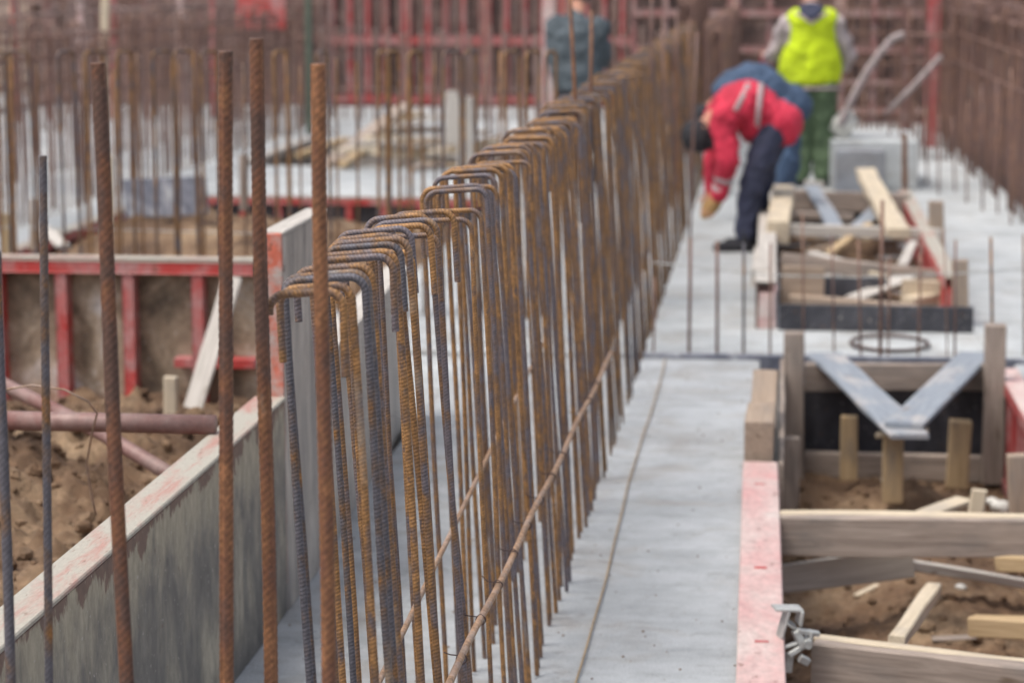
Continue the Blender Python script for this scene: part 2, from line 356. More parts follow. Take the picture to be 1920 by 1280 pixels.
grid('soil_heap_left', -4.7, -1.425, 3.2, 9.42, .022, lambda x, y: max(-.2, .10+.30*math.exp(-((x+2.9)**2/1.1+(y-5.9)**2/1.6))+.16*math.exp(-((x+2.0)**2/.3+(y-7.4)**2/.5))-.10*max(0, min(1, (y-8.3)))+rough(x, y)*1.7), M['soil'])
grid('soil_heap_middle', -4.7, -2.06, 9.45, 18.28, .05, lambda x, y: -.25+.40*math.exp(-((x+3.0)**2/1.3+(y-14.9)**2/2.8))+.25*math.exp(-((x+4.1)**2/.3+(y-16.2)**2/3))+rough(x, y)*1.3, M['soil'])
grid('soil_pit_right', -.01, 1.08, 5.0, 10.62, .016, lambda x, y: -.44+.15*math.exp(-((x-.6)**2/.09+(y-8.1)**2/.5))+.15*math.exp(-((x-.52)**2/.05+(y-9.5)**2/.06))+rough(x, y)*.8, M['soil'])
grid('soil_pit_far', .06, .9, 11.78, 18.2, .05, lambda x, y: .02+.05*fb(x, y, 3, 1), M['soil'])
def clods(name, n, zone, smin, smax, zf):
    mb = MB()
    for i in range(n):
        x = random.uniform(zone[0], zone[1]); y = random.uniform(zone[2], zone[3]); s = smin*(smax/smin)**(random.random()**2.2)
        q = Matrix.Rotation(random.random()*6, 3, 'Z') @ Matrix.Rotation(random.random()*3, 3, 'X')
        mb.ball((x, y, zf(x, y)+s*.3), (s, s*random.uniform(.6, .9), s*random.uniform(.5, .8)), q, 7, 5, .6)
    return tag(obj(name, mb.mesh(name), M['soil']), 'crumbly brown soil lumps lying over the dug earth' if 'left' in name else 'small brown soil lumps scattered in the timber lined pit', 'soil', kind='stuff')
lz = lambda x, y: max(-.2, .10+.30*math.exp(-((x+2.9)**2/1.1+(y-5.9)**2/1.6))+.16*math.exp(-((x+2.0)**2/.3+(y-7.4)**2/.5))-.10*max(0, min(1, (y-8.3)))+rough(x, y)*1.7)
clods('soil_lumps_left', 5200, (-3.6, -1.45, 4.4, 9.3), .004, .034, lz)
rz_ = lambda x, y: -.44+.15*math.exp(-((x-.6)**2/.09+(y-8.1)**2/.5))+.15*math.exp(-((x-.52)**2/.05+(y-9.5)**2/.06))+rough(x, y)*.8
clods('soil_lumps_right', 650, (.06, 1.0, 6.2, 10.3), .006, .032, rz_)
mb = MB()
for i in range(320):
    x = -.56+.5*random.random() if random.random() < .45 else random.uniform(-1.28, -.8); y = 3.5+7.2*random.random()**.8; q_ = random.uniform(.0012, .0045); mb.ball((x, y, q_*.5), (q_, q_*random.uniform(.6, 1), q_*.6), None, 6, 4, .4)
tag(obj('grit', mb.mesh('grit'), M['soil']), 'fine grit and crumbs scattered on the concrete strip', 'grit', kind='stuff')
# earth bank and timber hoarding closing the view behind the site
grid('earth_bank', -30, 30, 33.5, 60, .8, lambda x, y: -.3+min(6, (y-33.5)*.45)+.5*fb(x, y, .3, 2), M['bank'])

# ---------------------------------------------------------------- formwork of the strip footing (left wall)
p = panel('formwork_panel', 'long grey stained formwork panel along the strip, nearest the camera', (-1.30, 3.1), (-1.30, 6.36), 0, .6, 12, 'ply', 'orange', 'white', .085, flip=1, group=None)
p = panel('formwork_panel', 'tall narrow formwork panel with flaking orange edge rising above its neighbours', (-1.30, 6.375), (-1.30, 7.0), 0, 1.05, 3, 'plyg', 'orange', 'whitewood', .06, group=None)
end = obj('end_rail', MB().box((-.012, .002, .0), (-.001, .058, 1.045)).mesh('end_rail'), M['orange'], p, p.matrix_basis)
panel('formwork_panel', 'low formwork panel with cement crusted top directly beyond the tall orange edged one', (-1.31, 7.02), (-1.40, 9.28), 0, .6, 7, 'plyg', 'orange', 'whitewood', .09)
# red panel crossing the pit on the left, ribs towards the camera
a = gz(-140, 488, .6); b = gz(482, 497, .6); Yp = 9.5
xa = gy(-300, 490, Yp).x; xb = gy(484, 490, Yp).x; Lx = xb-xa
rp = [gy(px, 500, Yp).x-xa for px in (-240, -115, 2-8, 115, 240, 368)]
p = panel('formwork_panel', 'red ribbed formwork panel with muddy board, standing across the dug earth', (xa, Yp), (xb, Yp), -.06, .6, 6, 'plyb', 'redbright', 'white', .10, .046, flip=-1, ripos=rp)
obj('cross_rail', MB().box((Lx-.33, -.095, .22), (Lx, -.02, .26)).mesh('cross_rail'), M['redbright'], p, p.matrix_basis)
plank('board', gy(352, 800, 8.9), gy(436, 520, 9.3), .075, .02, 'whitewood', 'pale weathered board leaning against the red ribbed panel', 'board', upv=(0, -1, .2))
plank('stake', gy(321, 800, 8.6), gy(321, 706, 8.6), .05, .045, 'wood', 'short square pale stake standing in the soil before the red ribbed panel', 'stake')
# pipes and wire
bent('pipe', [gz(-90, 786, .62), gz(404, 796, .622)], .0245, 'pipe', k=20)
tag(bpy.context.scene.objects[-1] if False else COL.objects[-1], 'dusty red steel pipe lying level across to the top of the grey panel', 'pipe')
o = bent('pipe', [gy(-60, 685, 7.0), gy(10, 722, 6.9), gy(190, 812, 6.6), gy(330, 895, 6.25)], .021, 'pipe', k=20); tag(o, 'dusty red steel pipe slanting down into the soil beneath the level pipe', 'pipe')
o = bent('wire', [gy(-20, 735, 5.7), gy(60, 722, 5.7), gy(120, 730, 5.7), gy(165, 752, 5.7), gy(182, 775, 5.75), gy(172, 815, 5.8), gy(162, 870, 5.9), gy(172, 930, 5.9), gy(180, 965, 5.9)], .0028, 'rod', k=6)
tag(o, 'thin bent wire hooking over the level red pipe', 'wire')

# ---------------------------------------------------------------- near upright bars
def upright(xt, yt, xb_, yb, Y, r, mat, label, pitch=.0125, slope=2.4, group=None):
    t = gy(xt, yt, Y); b_ = gy(xb_, yb, Y)
    ax = (b_-t); k = t.z/max(.05, (t.z-b_.z)); foot = t+ax*k
    o = obj('reinforcing_bar', bar_mesh([(0, 0), (0, (t-foot).length)], r, True, pitch, 20, slope, amp=.075), M[mat])
    z = (t-foot).normalized(); y = Vector((0, 1, 0)); x = y.cross(z).normalized(); y = z.cross(x)
    o.matrix_basis = Matrix.Translation(foot) @ Matrix((x, y, z)).transposed().to_4x4() @ Matrix.Rotation(random.random()*6, 4, 'Z')
    return tag(o, label, 'reinforcing bar', group)
gN = 'thick upright bars at the near end of the row'
upright(183, 118, 237, 1290, 3.45, .0108, 'bigrust', 'thick brown upright ribbed bar, leftmost of the four, leaning slightly', group=gN)
upright(424, 96, 424, 1290, 3.50, .0108, 'bigrust', 'thick brown upright ribbed bar, perfectly plumb, second of the four', group=gN)
upright(481, 72, 508, 1290, 3.60, .0110, 'bigrust', 'tallest thick brown upright ribbed bar with yellowish rust, third of the four', group=gN)
upright(597, 120, 616, 1290, 3.35, .0108, 'bigrust', 'thick orange brown upright ribbed bar in front of the first hairpins', group=gN)
upright(80, 292, 93, 1290, 3.55, .0066, 'bluerust', 'thinner grey and orange upright bar left of the thick brown ones', .010)
upright(-6, 470, 20, 1290, 3.5, .0078, 'bluerust', 'dark blue grey bar at the very left edge', .010)

# ---------------------------------------------------------------- the long row of hairpin bars
g_row = 'hairpin bars in the long row'
cnt = 0
ORD = ['first', 'second', 'third', 'fourth', 'fifth', 'sixth', 'seventh', 'eighth', 'ninth', 'tenth', 'eleventh', 'twelfth', 'thirteenth', 'fourteenth', 'fifteenth', 'sixteenth', 'seventeenth', 'eighteenth', 'nineteenth', 'twentieth']
ORD += ['twenty '+q for q in ORD[:9]]+['thirtieth']+['thirty '+q for q in ORD[:9]]+['fortieth']+['forty '+q for q in ORD[:9]]+['fiftieth']
def put_pin(me, xt, Y, h, lean, rz, mat, label, group, leany=0.0):
    o = bpy.data.objects.new('hairpin_bar', me); link(o)
    # xt = X of the top centre; the foot sits to the right because the bars lean
    fx = -.642+random.uniform(-.005, .005)              # every foot stands on one line; only the tops stray
    lean = math.atan((fx-xt)/h); o.location = (fx, Y+h*math.tan(leany), 0); o.rotation_euler = (leany, -lean, rz)
    return tag(o, label, 'hairpin bar', group)
spec = [  # measured in the photo: top y, left x, right x, left hook end y, right hook end y
    (547, 499, 642, 585, 712), (536, 522, 660, 677, None), (521, 527, 684, None, None), (512, 531, 690, None, None), (501, 548, 698, 600, None),
    (483, 583, 738, None, 626), (474, 588, 744, None, None), (460, 606, 752, None, 588), (450, 614, 766, None, None), (441, 622, 744, 560, None),
    (430, 628, 771, None, 553), (424, 690, 806, None, 556), (414, 700, 818, None, None), (404, 684, 803, 500, None), (398, 733, 852, None, 531)]
for i, (yt, xl, xr, hl, hr) in enumerate(spec):
    z = 1.262+random.uniform(-.004, .004); c = gz((xl+xr)/2, yt, z); Y = c.y
    ppm = F/(Y*1.01); wd = (xr-xl)/ppm
    lean = .045+random.uniform(-.006, .006)
    me = bar_mesh(hairpin_path(wd, z, (hl-yt)/ppm if hl else None, (hr-yt)/ppm if hr else None, .026, random.uniform(-.004, .01), .03), .0060+random.uniform(-.0003, .0004), True, name='hairpin_bar')
    me.materials.append(M['rust' if i not in (2, 3, 7) else 'bluerust'])
    hk = 'with short right hook' if hr and not hl else 'with short left hook' if hl and not hr else 'with two short hooks' if hl else 'with two long legs'
    put_pin(me, c.x, Y, z, lean, random.uniform(-.06, .06), None, 'ribbed hairpin bar %s, %s from the camera in the long row' % (hk, ORD[i]), g_row)
pool = []
for i in range(14):
    kind = i % 5; wd = .118+random.uniform(-.008, .012)
    wd += .022; p_ = hairpin_path(wd, 1.26, random.uniform(.10, .19) if kind in (1, 4) else None, random.uniform(.10, .2) if kind == 3 else None, .026, random.uniform(-.004, .012), random.uniform(0, .04))
    me = bar_mesh(p_, .0055, True, .0062, 12); me.materials.append(M['rust']); pool.append(me)
# shorter lapped pins tucked among the first ones
for i, Yl in enumerate((4.33, 4.62, 5.02, 5.24)):
    put_pin(pool[(i*3) % 14], -.70+random.uniform(-.02, .012), Yl, 1.25, .046+random.uniform(-.008, .012), random.uniform(-.1, .1), None, 'rusty hairpin bar set lower than its neighbours near the camera, %s of seven' % ORD[i], g_row).scale = (random.uniform(.86, .97), 1, random.uniform(.965, .985))
Y = 5.35; n = 15
while Y < 8.2:
    lab = 'rusty hairpin bar, %s from the camera in the long row' % ORD[n] if n < 50 else 'rusty hairpin bar in the blurred far stretch of the long row'
    put_pin(pool[n % 14], -.705+random.uniform(-.016, .016), Y, 1.26, .05+random.uniform(-.008, .008), random.uniform(-.08, .08), None, lab, g_row, random.uniform(-.01, .01)).scale = (1, 1, 1+random.uniform(-.012, .012))
    Y += random.choice((.045, .07, .08, .095)); n += 1
lowp = []
for i in range(6):
    wd = .148+random.uniform(-.01, .012)
    me = bar_mesh(hairpin_path(wd, 1.26, random.uniform(.12, .2) if i in (1, 4) else None, random.uniform(.12, .2) if i == 3 else None, .026, .006), .0050, False, k=7); me.materials.append(M['rust']); lowp.append(me)
n0 = n
while Y < 20.5:
    put_pin(lowp[n % 6], -.705+random.uniform(-.02, .02), Y, 1.26, .05+random.uniform(-.01, .01), random.uniform(-.1, .1), None, 'rusty hairpin bar in the blurred far stretch of the long row', g_row, random.uniform(-.012, .012)).scale = (1, 1, 1+random.uniform(-.02, .02))
    Y += random.choice((.07, .085, .10, .11)); n += 1
# lap bars rising above the far end of the row
for i, (px, yt, Y, q) in enumerate([(1068, 12, 8.6, 14), (1110, 20, 9.5, -3), (1222, 15, 12.5, 0), (1243, 30, 13.5, 4), (1268, 25, 15, 0), (1292, 35, 16.5, 3), (1150, 0, 16, 0), (1307, 60, 13, -8)]):
    t = gy(px, -30 if yt < 20 else yt, Y); b_ = gy(px+q*1.6, 260+i*6, Y); b_.z = max(.0, b_.z-.5) if i not in (0, 1) else b_.z-.3
    o = obj('reinforcing_bar', bar_mesh([(0, 0), (0, (t-b_).length)], .0075, False, k=8), M['farrust' if i > 1 else 'bigrust']); o.matrix_basis = pmat(b_, t) @ Matrix.Rotation(R(90), 4, 'Y')
    tag(o, 'single tall rusty bar poking up above the long row, %s from the left' % ORD[sorted([1068, 1110, 1222, 1243, 1268, 1292, 1150, 1307]).index(px)], 'reinforcing bar', 'tall bars above the row')

# horizontal distribution rods tied to the legs, and tie wires
def rod(X, Yb, Ye, z, label):
    pts = [(X+.004*math.sin(t*9), Yb+(Ye-Yb)*t, z+.006*math.sin(t*5+1)) for t in [i/24 for i in range(25)]]
    o = bent('tie_rod', pts, .0062, 'rod', k=12); tag(o, label, 'rod'); return o
q0 = gy(845, 1280, 4.43); q1 = gy(1145, 665, 8.1)
zr = .455
pA = gz(838, 1290, zr); pB = gz(1146, 664, zr)
pts = [pA.lerp(pB, i/30)+Vector((0, 0, .006*math.sin(i*.7))) for i in range(-6, 31)]
o = bent('tie_rod', pts, .0072, 'rod', k=12); tag(o, 'long pinkish tan rod tied along the right hand legs of the row', 'rod')
pC = gz(718, 1262, .50); pD = gz(852, 985, .50)
o = bent('tie_rod', [pC.lerp(pD, i/10) for i in range(-3, 34)], .0058, 'rod', k=10); tag(o, 'second tan rod tied along the left hand legs behind the row', 'rod')
ts = [.05+.072*i for i in range(12)]
for t in ts:
    c = pA.lerp(pB, t); pt = []
    for a_ in range(0, 400, 30): pt.append(c+Vector((math.cos(R(a_))*.010, .004*math.sin(a_), math.sin(R(a_))*.010)))
    pt += [c+Vector((-.022, .004, .006)), c+Vector((-.034, .0, .014+random.uniform(-.006, .006)))]
    tag(bent('tie_wire', pt, .0013, 'wire', k=5), 'dark binding wire on the long tan rod, %s from its near end' % ORD[ts.index(t)], 'wire', 'binding wires on the tan rod')
# line on the strip
sA = gz(1072, 1300, .009); sB = gz(1247, 672, .009)
o = bent('line', [sA.lerp(sB, i/40)+Vector((.006*math.sin(i*.23)+.001*math.sin(i*.9), 0, 0)) for i in range(41)], .0028, 'tanline', k=8); tag(o, 'thin yellowish brown rod lying lengthwise on the concrete strip', 'rod')
# seam at the end of the strip and low starter bars on it
tag(boxo('joint_strip', (-.58, 10.843, -.05), (1.9, 10.877, .022), 'slate'), 'dark joint strip across the end of the concrete strip', 'strip')
for px, yt, thk in [(1228, 520, 5), (1295, 447, 7), (1345, 452, 7), (1395, 455, 6), (1445, 455, 5), (1505, 400, 4), (1560, 440, 4), (1610, 450, 5), (1655, 375, 8), (1668, 480, 4), (1727, 455, 5), (1792, 450, 5), (1858, 445, 6), (1920, 440, 5), (1770, 430, 3)]:
    sn = sorted([1228, 1295, 1345, 1395, 1445, 1505, 1560, 1610, 1655, 1668, 1727, 1792, 1858, 1920, 1770]).index(px)
    t = gy(px, yt, 10.95); bse = gy(px+random.uniform(-6, 6), 668, 10.95)
    o = obj('starter_bar', bar_mesh([(0, 0), (0, (t-bse).length)], thk*.0011, False, k=8), M['farrust' if thk != 6 else 'bluerust']); o.matrix_basis = pmat(bse, t) @ Matrix.Rotation(R(90), 4, 'Y')
    tag(o, 'thick rusty bar rising from the seam behind the V brace' if thk == 8 else 'short thin starter bar on the slab seam, %s from the left' % ORD[sn], 'reinforcing bar', None if thk == 8 else 'short starter bars along the seam')
o = bent('cross_wire', [gy(1225, 492, 10.96), gy(1300, 500, 10.96), gy(1440, 516, 10.96), gy(1600, 520, 10.96), gy(1810, 512, 10.96), gy(1960, 500, 10.96)], .0035, 'galv', k=6); tag(o, 'thin grey wire strung level across the short starter bars', 'wire')
c = gz(1668, 643, .03); rr = (gz(1740, 643, .03)-c).length
o = bent('wire_ring', [c+Vector((math.cos(R(a_))*rr, math.sin(R(a_))*rr*1.15, .004*math.sin(R(a_)))) for a_ in range(0, 361, 12)], .009, 'wire', k=8); tag(o, 'dark ring of bent bar lying on the slab before the far timber box', 'ring')

# ---------------------------------------------------------------- near timber box on the right
root = panel('formwork_panel', 'pink and white worn formwork edge beside the concrete strip', (-.075, 8.42), (-.055, 4.9), -.42, .028, 10, 'plyb', 'pink', 'pink', .118, flip=1)
for px, py in ((1425, 906), (1426, 1063), (1428, 1201)):
    c = gz(px, py, .029); obj('slot', MB().box((c.x-.018, c.y-.011, .0275), (c.x+.018, c.y+.011, .0292), ch=.0).mesh('slot'), M['redbright'], root)
c0 = gy(1395, 880, 8.47); c1 = gy(1449, 790, 8.47)
o = plank('timber_block', (c0.x+.052, 8.46, .085), (c0.x+.056, 8.86, .088), .104, .155, 'wood2', 'square wooden block standing end on at the head of the pink form', 'timber block')
o = plank('timber_block', gy(1430, 800, 8.95)+Vector((0, 0, -.02)), gy(1435, 702, 9.3), .098, .05, 'wood2', 'upright wooden block leaning behind the block at the head of the pink form', 'timber block', upv=(0, -1, 0))
plank('board', (.055, 8.45, -.09), (.07, 10.6, -.06), .018, .22, 'greywood', 'narrow board on edge lining the left side of the pit', 'board')
def post(px0, px1, yt, yb, Y, mat, label, dx=0, th=None, cat='post', name='post'):
    w_ = (px1-px0)/F*Y*1.01; cx = (px0+px1)/2
    return plank(name, gy(cx+dx, yb, Y), gy(cx, yt, Y), w_, th or w_*.9, mat, label, cat, upv=(0, -1, 0))
post(1470, 1507, 622, 935, 10.3, 'greywood', 'tall grey timber post at the left corner of the pit')
post(1848, 1886, 608, 905, 10.3, 'greywood', 'tall grey timber post at the right corner of the pit', -6)
post(1469, 1499, 820, 965, 9.5, 'greywood', 'short grey stake close to the left pit corner', cat='stake', name='stake')
post(1577, 1608, 780, 898, 10.15, 'yellowwood', 'short yellow brown stake left of the V brace support', -2, cat='stake', name='stake')
post(1782, 1822, 788, 912, 10.1, 'yellowwood', 'short round topped yellow brown stake right of the V brace support', -8, cat='stake', name='stake')
post(1656, 1694, 812, 940, 9.30, 'yellowwood', 'yellow brown stake carrying the point of the V brace', -2, cat='stake', name='stake')
plank('beam', gy(1509, 706, 10.42), gy(1846, 707, 10.42), .045, .118, 'greywood', 'grey timber beam spanning between the two tall pit posts', 'beam')
plank('beam', gy(1509, 870, 10.36), gy(1840, 878, 10.36), .04, .112, 'greywood', 'grey timber beam low at the foot of the black panel', 'beam')
a = gy(1490, 720, 10.52); b = gy(1860, 860, 10.52)
tag(boxo('black_panel', (a.x, 10.50, b.z-.1), (b.x, 10.53, a.z), 'black'), 'black coated board closing the far end of the pit', 'board')
v0 = gy(1706, 812, 9.15)
plank('brace_board', gz(1545, 664, .065), gz(1706, 818, .032), .15, .022, 'bluewood', 'left arm of the V brace, blue grey board spotted with cement', 'board')
plank('brace_board', gz(1830, 664, .062), gz(1694, 798, .056), .145, .022, 'bluewood', 'right arm of the V brace, blue grey board spotted with cement', 'board')
plank('board', gy(1645, 815, 9.32), gy(1738, 806, 9.26), .05, .022, 'wood', 'small pale offcut on the stake under the V brace', 'offcut')
panel('formwork_panel', 'red ribbed formwork lining the right side of the pit', (1.09, 5.2), (1.09, 10.62), -.45, .018, 26, 'brownply', 'red', 'pink', .085, .03, flip=1)
plank('beam', gy(1456, 1003, 7.6), gy(1990, 1010, 7.5), .045, .125, 'greywood', 'thick grey timber beam crossing the middle of the pit', 'beam')
plank('strip_board', gy(1463, 964, 7.655), gy(1960, 972, 7.56), .045, .022, 'wood', 'thin pale timber strip lying behind the top of the middle beam', 'board')
plank('board', gy(1466, 1085, 7.68), gy(1712, 1052, 7.75), .02, .10, 'whitewood', 'reddish brown board under the left half of the middle beam', 'board')
plank('batten', gy(1630, 1046, 7.74), gy(1990, 1106, 8.0), .05, .035, 'whitewood', 'long cement whitened batten slanting under the middle beam', 'batten')
plank('timber_block', gy(1878, 1056, 7.45), gy(1935, 1058, 7.35), .06, .05, 'yellowwood', 'short yellow timber block wedged beneath the middle beam', 'timber block')
plank('beam', gy(1526, 1243, 6.22), gy(1990, 1298, 6.02), .05, .125, 'greywood', 'thick dark grey timber beam crossing the near end of the pit', 'beam')
plank('strip_board', gy(1530, 1197, 6.27), gy(1990, 1252, 6.08), .05, .02, 'wood', 'thin pale timber strip along the top of the nearest beam', 'board')
plank('stick', gy(1680, 1206, 6.32), gy(1752, 1105, 7.3), .045, .045, 'wood', 'short pale square batten propped on the nearest beam and the soil', 'batten')
plank('timber_block', gy(1822, 1172, 7.25), gy(1960, 1178, 7.15), .07, .06, 'yellowwood', 'brown timber offcut lying on the soil near the pit right side', 'offcut')
plank('stake', gy(1828, 975, 7.9), gy(1836, 918, 7.9), .05, .03, 'wood', 'small pale stake sticking up behind the middle beam', 'stake')
plank('board', gy(1716, 972, 7.9), gy(1808, 938, 8.1), .07, .02, 'wood', 'thin pale board tilted up beside the small stake', 'board')
plank('post', gy(1912, 975, 8.5), gy(1906, 852, 8.5), .07, .06, 'wood2', 'brown post with a cord band at the right border', 'post', upv=(0, -1, 0))
for i, (px, py, s) in enumerate([(1880, 950, .045), (1862, 940, .03), (1800, 1100, .02), (1660, 900, .02)]):
    mb = MB().ball((0, 0, 0), (s, s*.8, s*.6), None, 9, 6, .5); c = gz(px, py, -.30)
    o = obj('stone', mb.mesh('stone', True), M['bag'], None, Matrix.Translation(c)); tag(o, ['whitish rubble lump beside the right post', 'smaller whitish rubble lump next to the pale stake', 'tiny pale stone on the pit soil below the middle beam', 'small pale stone near the V brace stake'][i], 'stone')
# debris on the pit soil
for i in range(9):
    x = random.uniform(.15, .95); y = random.uniform(6.9, 9.9); a_ = random.uniform(0, 3.1); l = random.uniform(.05, .16); z = rz_(x, y)+.015
    plank('offcut', (x, y, z), (x+l*math.cos(a_), y+l*math.sin(a_), z+.01), random.uniform(.015, .03), .008, random.choice(['wood', 'greywood', 'yellowwood']), 'thin splinter of timber lying on the pit soil', 'offcut', 'timber splinters on the pit soil')
# galvanised clamp on the near left corner
cp = gy(1490, 1190, 6.15); cl = empty('form_clamp', cp); tag(cl, 'galvanised steel clamp gripping the pink form beside the nearest beam', 'clamp')
def cpart(nm, specs):
    mb = MB()
    for (c, s, rx) in specs: mb.box((-s[0]/2, -s[1]/2, -s[2]/2), (s[0]/2, s[1]/2, s[2]/2), Matrix.Translation(cp+Vector(c)) @ Matrix.Rotation(R(rx), 4, 'Y') @ Matrix.Rotation(R(15), 4, 'Z'), .002)
    obj(nm, mb.mesh(nm), M['galv'], cl)
cpart('jaw', [((-.02, 0, .072), (.075, .05, .008), 4), ((.012, 0, .05), (.008, .05, .04), 8), ((-.03, 0, .03), (.007, .05, .08), 14), ((-.012, 0, .03), (.04, .045, .006), 35)])
cpart('lever', [((.035, -.01, .012), (.06, .02, .012), 12), ((.012, -.012, -.006), (.02, .03, .05), -25), ((.04, -.01, .002), (.008, .03, .03), 10), ((.0, -.01, -.02), (.07, .02, .008), -18)])
cpart('wedge', [((.005, -.02, -.035), (.05, .016, .014), -30), ((.025, -.02, -.06), (.03, .02, .02), 30), ((-.015, -.015, -.07), (.02, .02, .05), 5)])
mb = MB().tube([cp+Vector((.035, -.05, -.012)), cp+Vector((.035, .02, -.012))], .011, 12); obj('bolt', mb.mesh('bolt'), M['galv'], cl)

# ---------------------------------------------------------------- far timber box
tag(boxo('black_panel', (.055, 11.68, .013), (.985, 11.70, .14), 'black'), 'low black coated board across the front of the far timber box', 'board')
panel('formwork_panel', 'pale pinkish formwork along the left side of the far timber box', (-.06, 16.9), (-.06, 11.72), .013, .25, 14, 'brownply', 'pink', 'whitewood', .10, flip=1)
panel('formwork_panel', 'red ribbed formwork along the right side of the far timber box', (.93, 11.9), (.95, 16.6), .013, .26, 20, 'red', 'redbright', 'white', .075, .03, flip=1)
post(1785, 1815, 487, 582, 11.9, 'wood2', 'brown post at the near right corner of the far timber box')
post(1742, 1769, 377, 482, 14.2, 'wood2', 'brown post halfway along the right side of the far timber box')
post(1472, 1491, 294, 400, 17.2, 'greywood', 'thin grey post at the far left of the far timber box')
post(1419, 1437, 325, 420, 15.8, 'whitewood', 'pinkish pale stake by the legs of the worker in red', cat='stake', name='stake')
post(1692, 1701, 250, 420, 16.6, 'bigrust', 'thin dark upright at the far right of the far timber box')
plank('timber_block', gy(1458, 436, 13.9), gy(1470, 365, 15.6), .13, .13, 'wood', 'thick pale timber block lying on the left side form', 'timber block')
plank('beam', gy(1481, 374, 15.9), gy(1705, 382, 15.9), .06, .13, 'greywood', 'grey beam across the far end of the far timber box', 'beam')
a = gy(1480, 395, 15.97); tag(boxo('black_panel', (a.x, 15.95, .02), (.9, 15.97, .19), 'black'), 'flat black sheet under the far beam of the far timber box', 'board')  # flat black sheet making the dark band below the beam
plank('beam', gy(1470, 430, 14.0), gy(1765, 440, 14.0), .06, .065, 'whitewood', 'cement whitened beam lying across the far timber box', 'beam')
plank('brace_board', gy(1522, 350, 16.0), gy(1572, 436, 14.1), .10, .025, 'bluewood', 'blue grey board slanting down inside the far timber box', 'board')
plank('brace_board', gy(1650, 385, 15.8), gy(1600, 436, 14.2), .10, .025, 'bluewood', 'second blue grey board slanting the other way inside the far timber box', 'board')
plank('plank', gy(1622, 322, 17.0), gy(1686, 438, 13.7), .13, .055, 'wood', 'wide pale plank lying lengthwise over the beams of the far timber box', 'plank')
plank('beam', gy(1465, 496, 12.8), gy(1775, 532, 12.6), .05, .13, 'greywood', 'grey beam set askew across the middle of the far timber box', 'beam')
plank('board', gy(1692, 500, 12.8), gy(1712, 455, 13.6), .05, .03, 'whitewood', 'small cement white board standing on the skewed beam', 'board')
plank('timber_block', gy(1700, 565, 12.2), gy(1790, 545, 12.4), .09, .04, 'wood', 'pale timber offcut inside the near right corner of the far box', 'offcut')
plank('timber_block', gy(1480, 562, 12.0), gy(1720, 580, 11.95), .10, .05, 'wood2', 'flat brown board lying just inside the low black board', 'board')
plank('brace_board', gy(1552, 478, 13.6), gy(1630, 420, 14.3), .05, .03, 'yellowwood', 'yellow brown strut angled between the two pale beams', 'strut')
plank('timber_block', gy(1425, 520, 12.1), gy(1430, 478, 13.7), .09, .09, 'whitewood', 'pale timber on the left form beside the skewed beam', 'timber block')
mb = MB().ball((0, 0, 0), (.09, .08, .05), None, 12, 8, .7); o = obj('cloth_bag', mb.mesh('bag', True), M['bag'], None, Matrix.Translation(gy(1590, 545, 12.6))); tag(o, 'crumpled whitish sack inside the far timber box', 'sack')
plank('timber_block', gy(1508, 345, 17.7), gy(1545, 347, 17.7), .06, .05, 'whitewood', 'small white block on the far left end of the far box', 'timber block')
plank('board', gy(1466, 536, 12.05), gy(1545, 538, 12.05), .02, .20, 'wood2', 'brown board on edge in the near left corner of the far box', 'board')
tag(boxo('black_panel', (.20, 12.35, .03), (.60, 12.37, .19), 'black'), 'small black sheet standing in for the shade under the skewed beam', 'board')  # black sheet added as the dark hole of shade below the beam
plank('board', gy(1600, 560, 12.2), gy(1700, 520, 12.5), .12, .02, 'whitewood', 'cement white board tilted inside the near part of the far box', 'board')
plank('timber_block', gy(1690, 548, 12.3), gy(1765, 552, 12.3), .05, .14, 'wood', 'pale board on edge in the near right corner of the far box', 'board')
plank('beam', gy(1480, 404, 14.9), gy(1600, 408, 14.9), .05, .05, 'greywood', 'thin grey batten between the two upper beams of the far box', 'batten')
for i in range(12):
    x = random.uniform(.12, .8); y = random.uniform(12.4, 15.6); a_ = random.uniform(0, 3.1); l = random.uniform(.15, .4); z = random.uniform(.06, .2)
    plank('offcut', (x, y, z), (x+l*math.cos(a_), y+l*math.sin(a_), z+random.uniform(-.03, .06)), random.uniform(.04, .08), .02, random.choice(['wood', 'greywood', 'wood2', 'whitewood']), 'scrap of board heaped inside the far timber box', 'offcut', 'scraps inside the far timber box')
# concrete block, bag, hose
def block(label, a, b, mat):
    o = boxo('concrete_block', a, b, mat, ch=.012); tag(o, label, 'concrete block')
q = gz(1562, 350, .012); block('grey concrete block standing behind the far timber box', (q.x, 18.9, .013), (q.x+.38, 19.2, .36), 'blockc')
block('white plinth behind the grey concrete block', (q.x-.03, 19.35, .013), (q.x+.66, 20.6, .40), 'conc_light')
mb = MB().ball((0, 0, 0), (.11, .10, .10), None, 16, 10, .5); o = obj('cloth_bag', mb.mesh('bag', True), M['bag'], None, Matrix.Translation(gy(1583, 232, 19.6))); tag(o, 'knotted white sack at the foot of the pale hose', 'sack')
hp = [gy(x, y, 19.5) for x, y in ((1575, 235), (1590, 200), (1608, 165), (1628, 130), (1650, 100), (1672, 74), (1700, 62))]
hs = empty('hose', hp[0]); tag(hs, 'pale curved hose rising from the white sack', 'hose')
pp = []
for i in range(len(hp)-1):
    for t in range(6): pp.append(hp[i].lerp(hp[i+1], t/6))
obj('tube', MB().tube(pp, .030, 12).mesh('tube', True), M['hosem'], hs)
for i in range(3, len(pp)-3, 5):
    t = (pp[i+1]-pp[i-1]).normalized()*.008; obj('band', MB().tube([pp[i]-t, pp[i]+t], .034, 12).mesh('band'), M['silver'], hs)
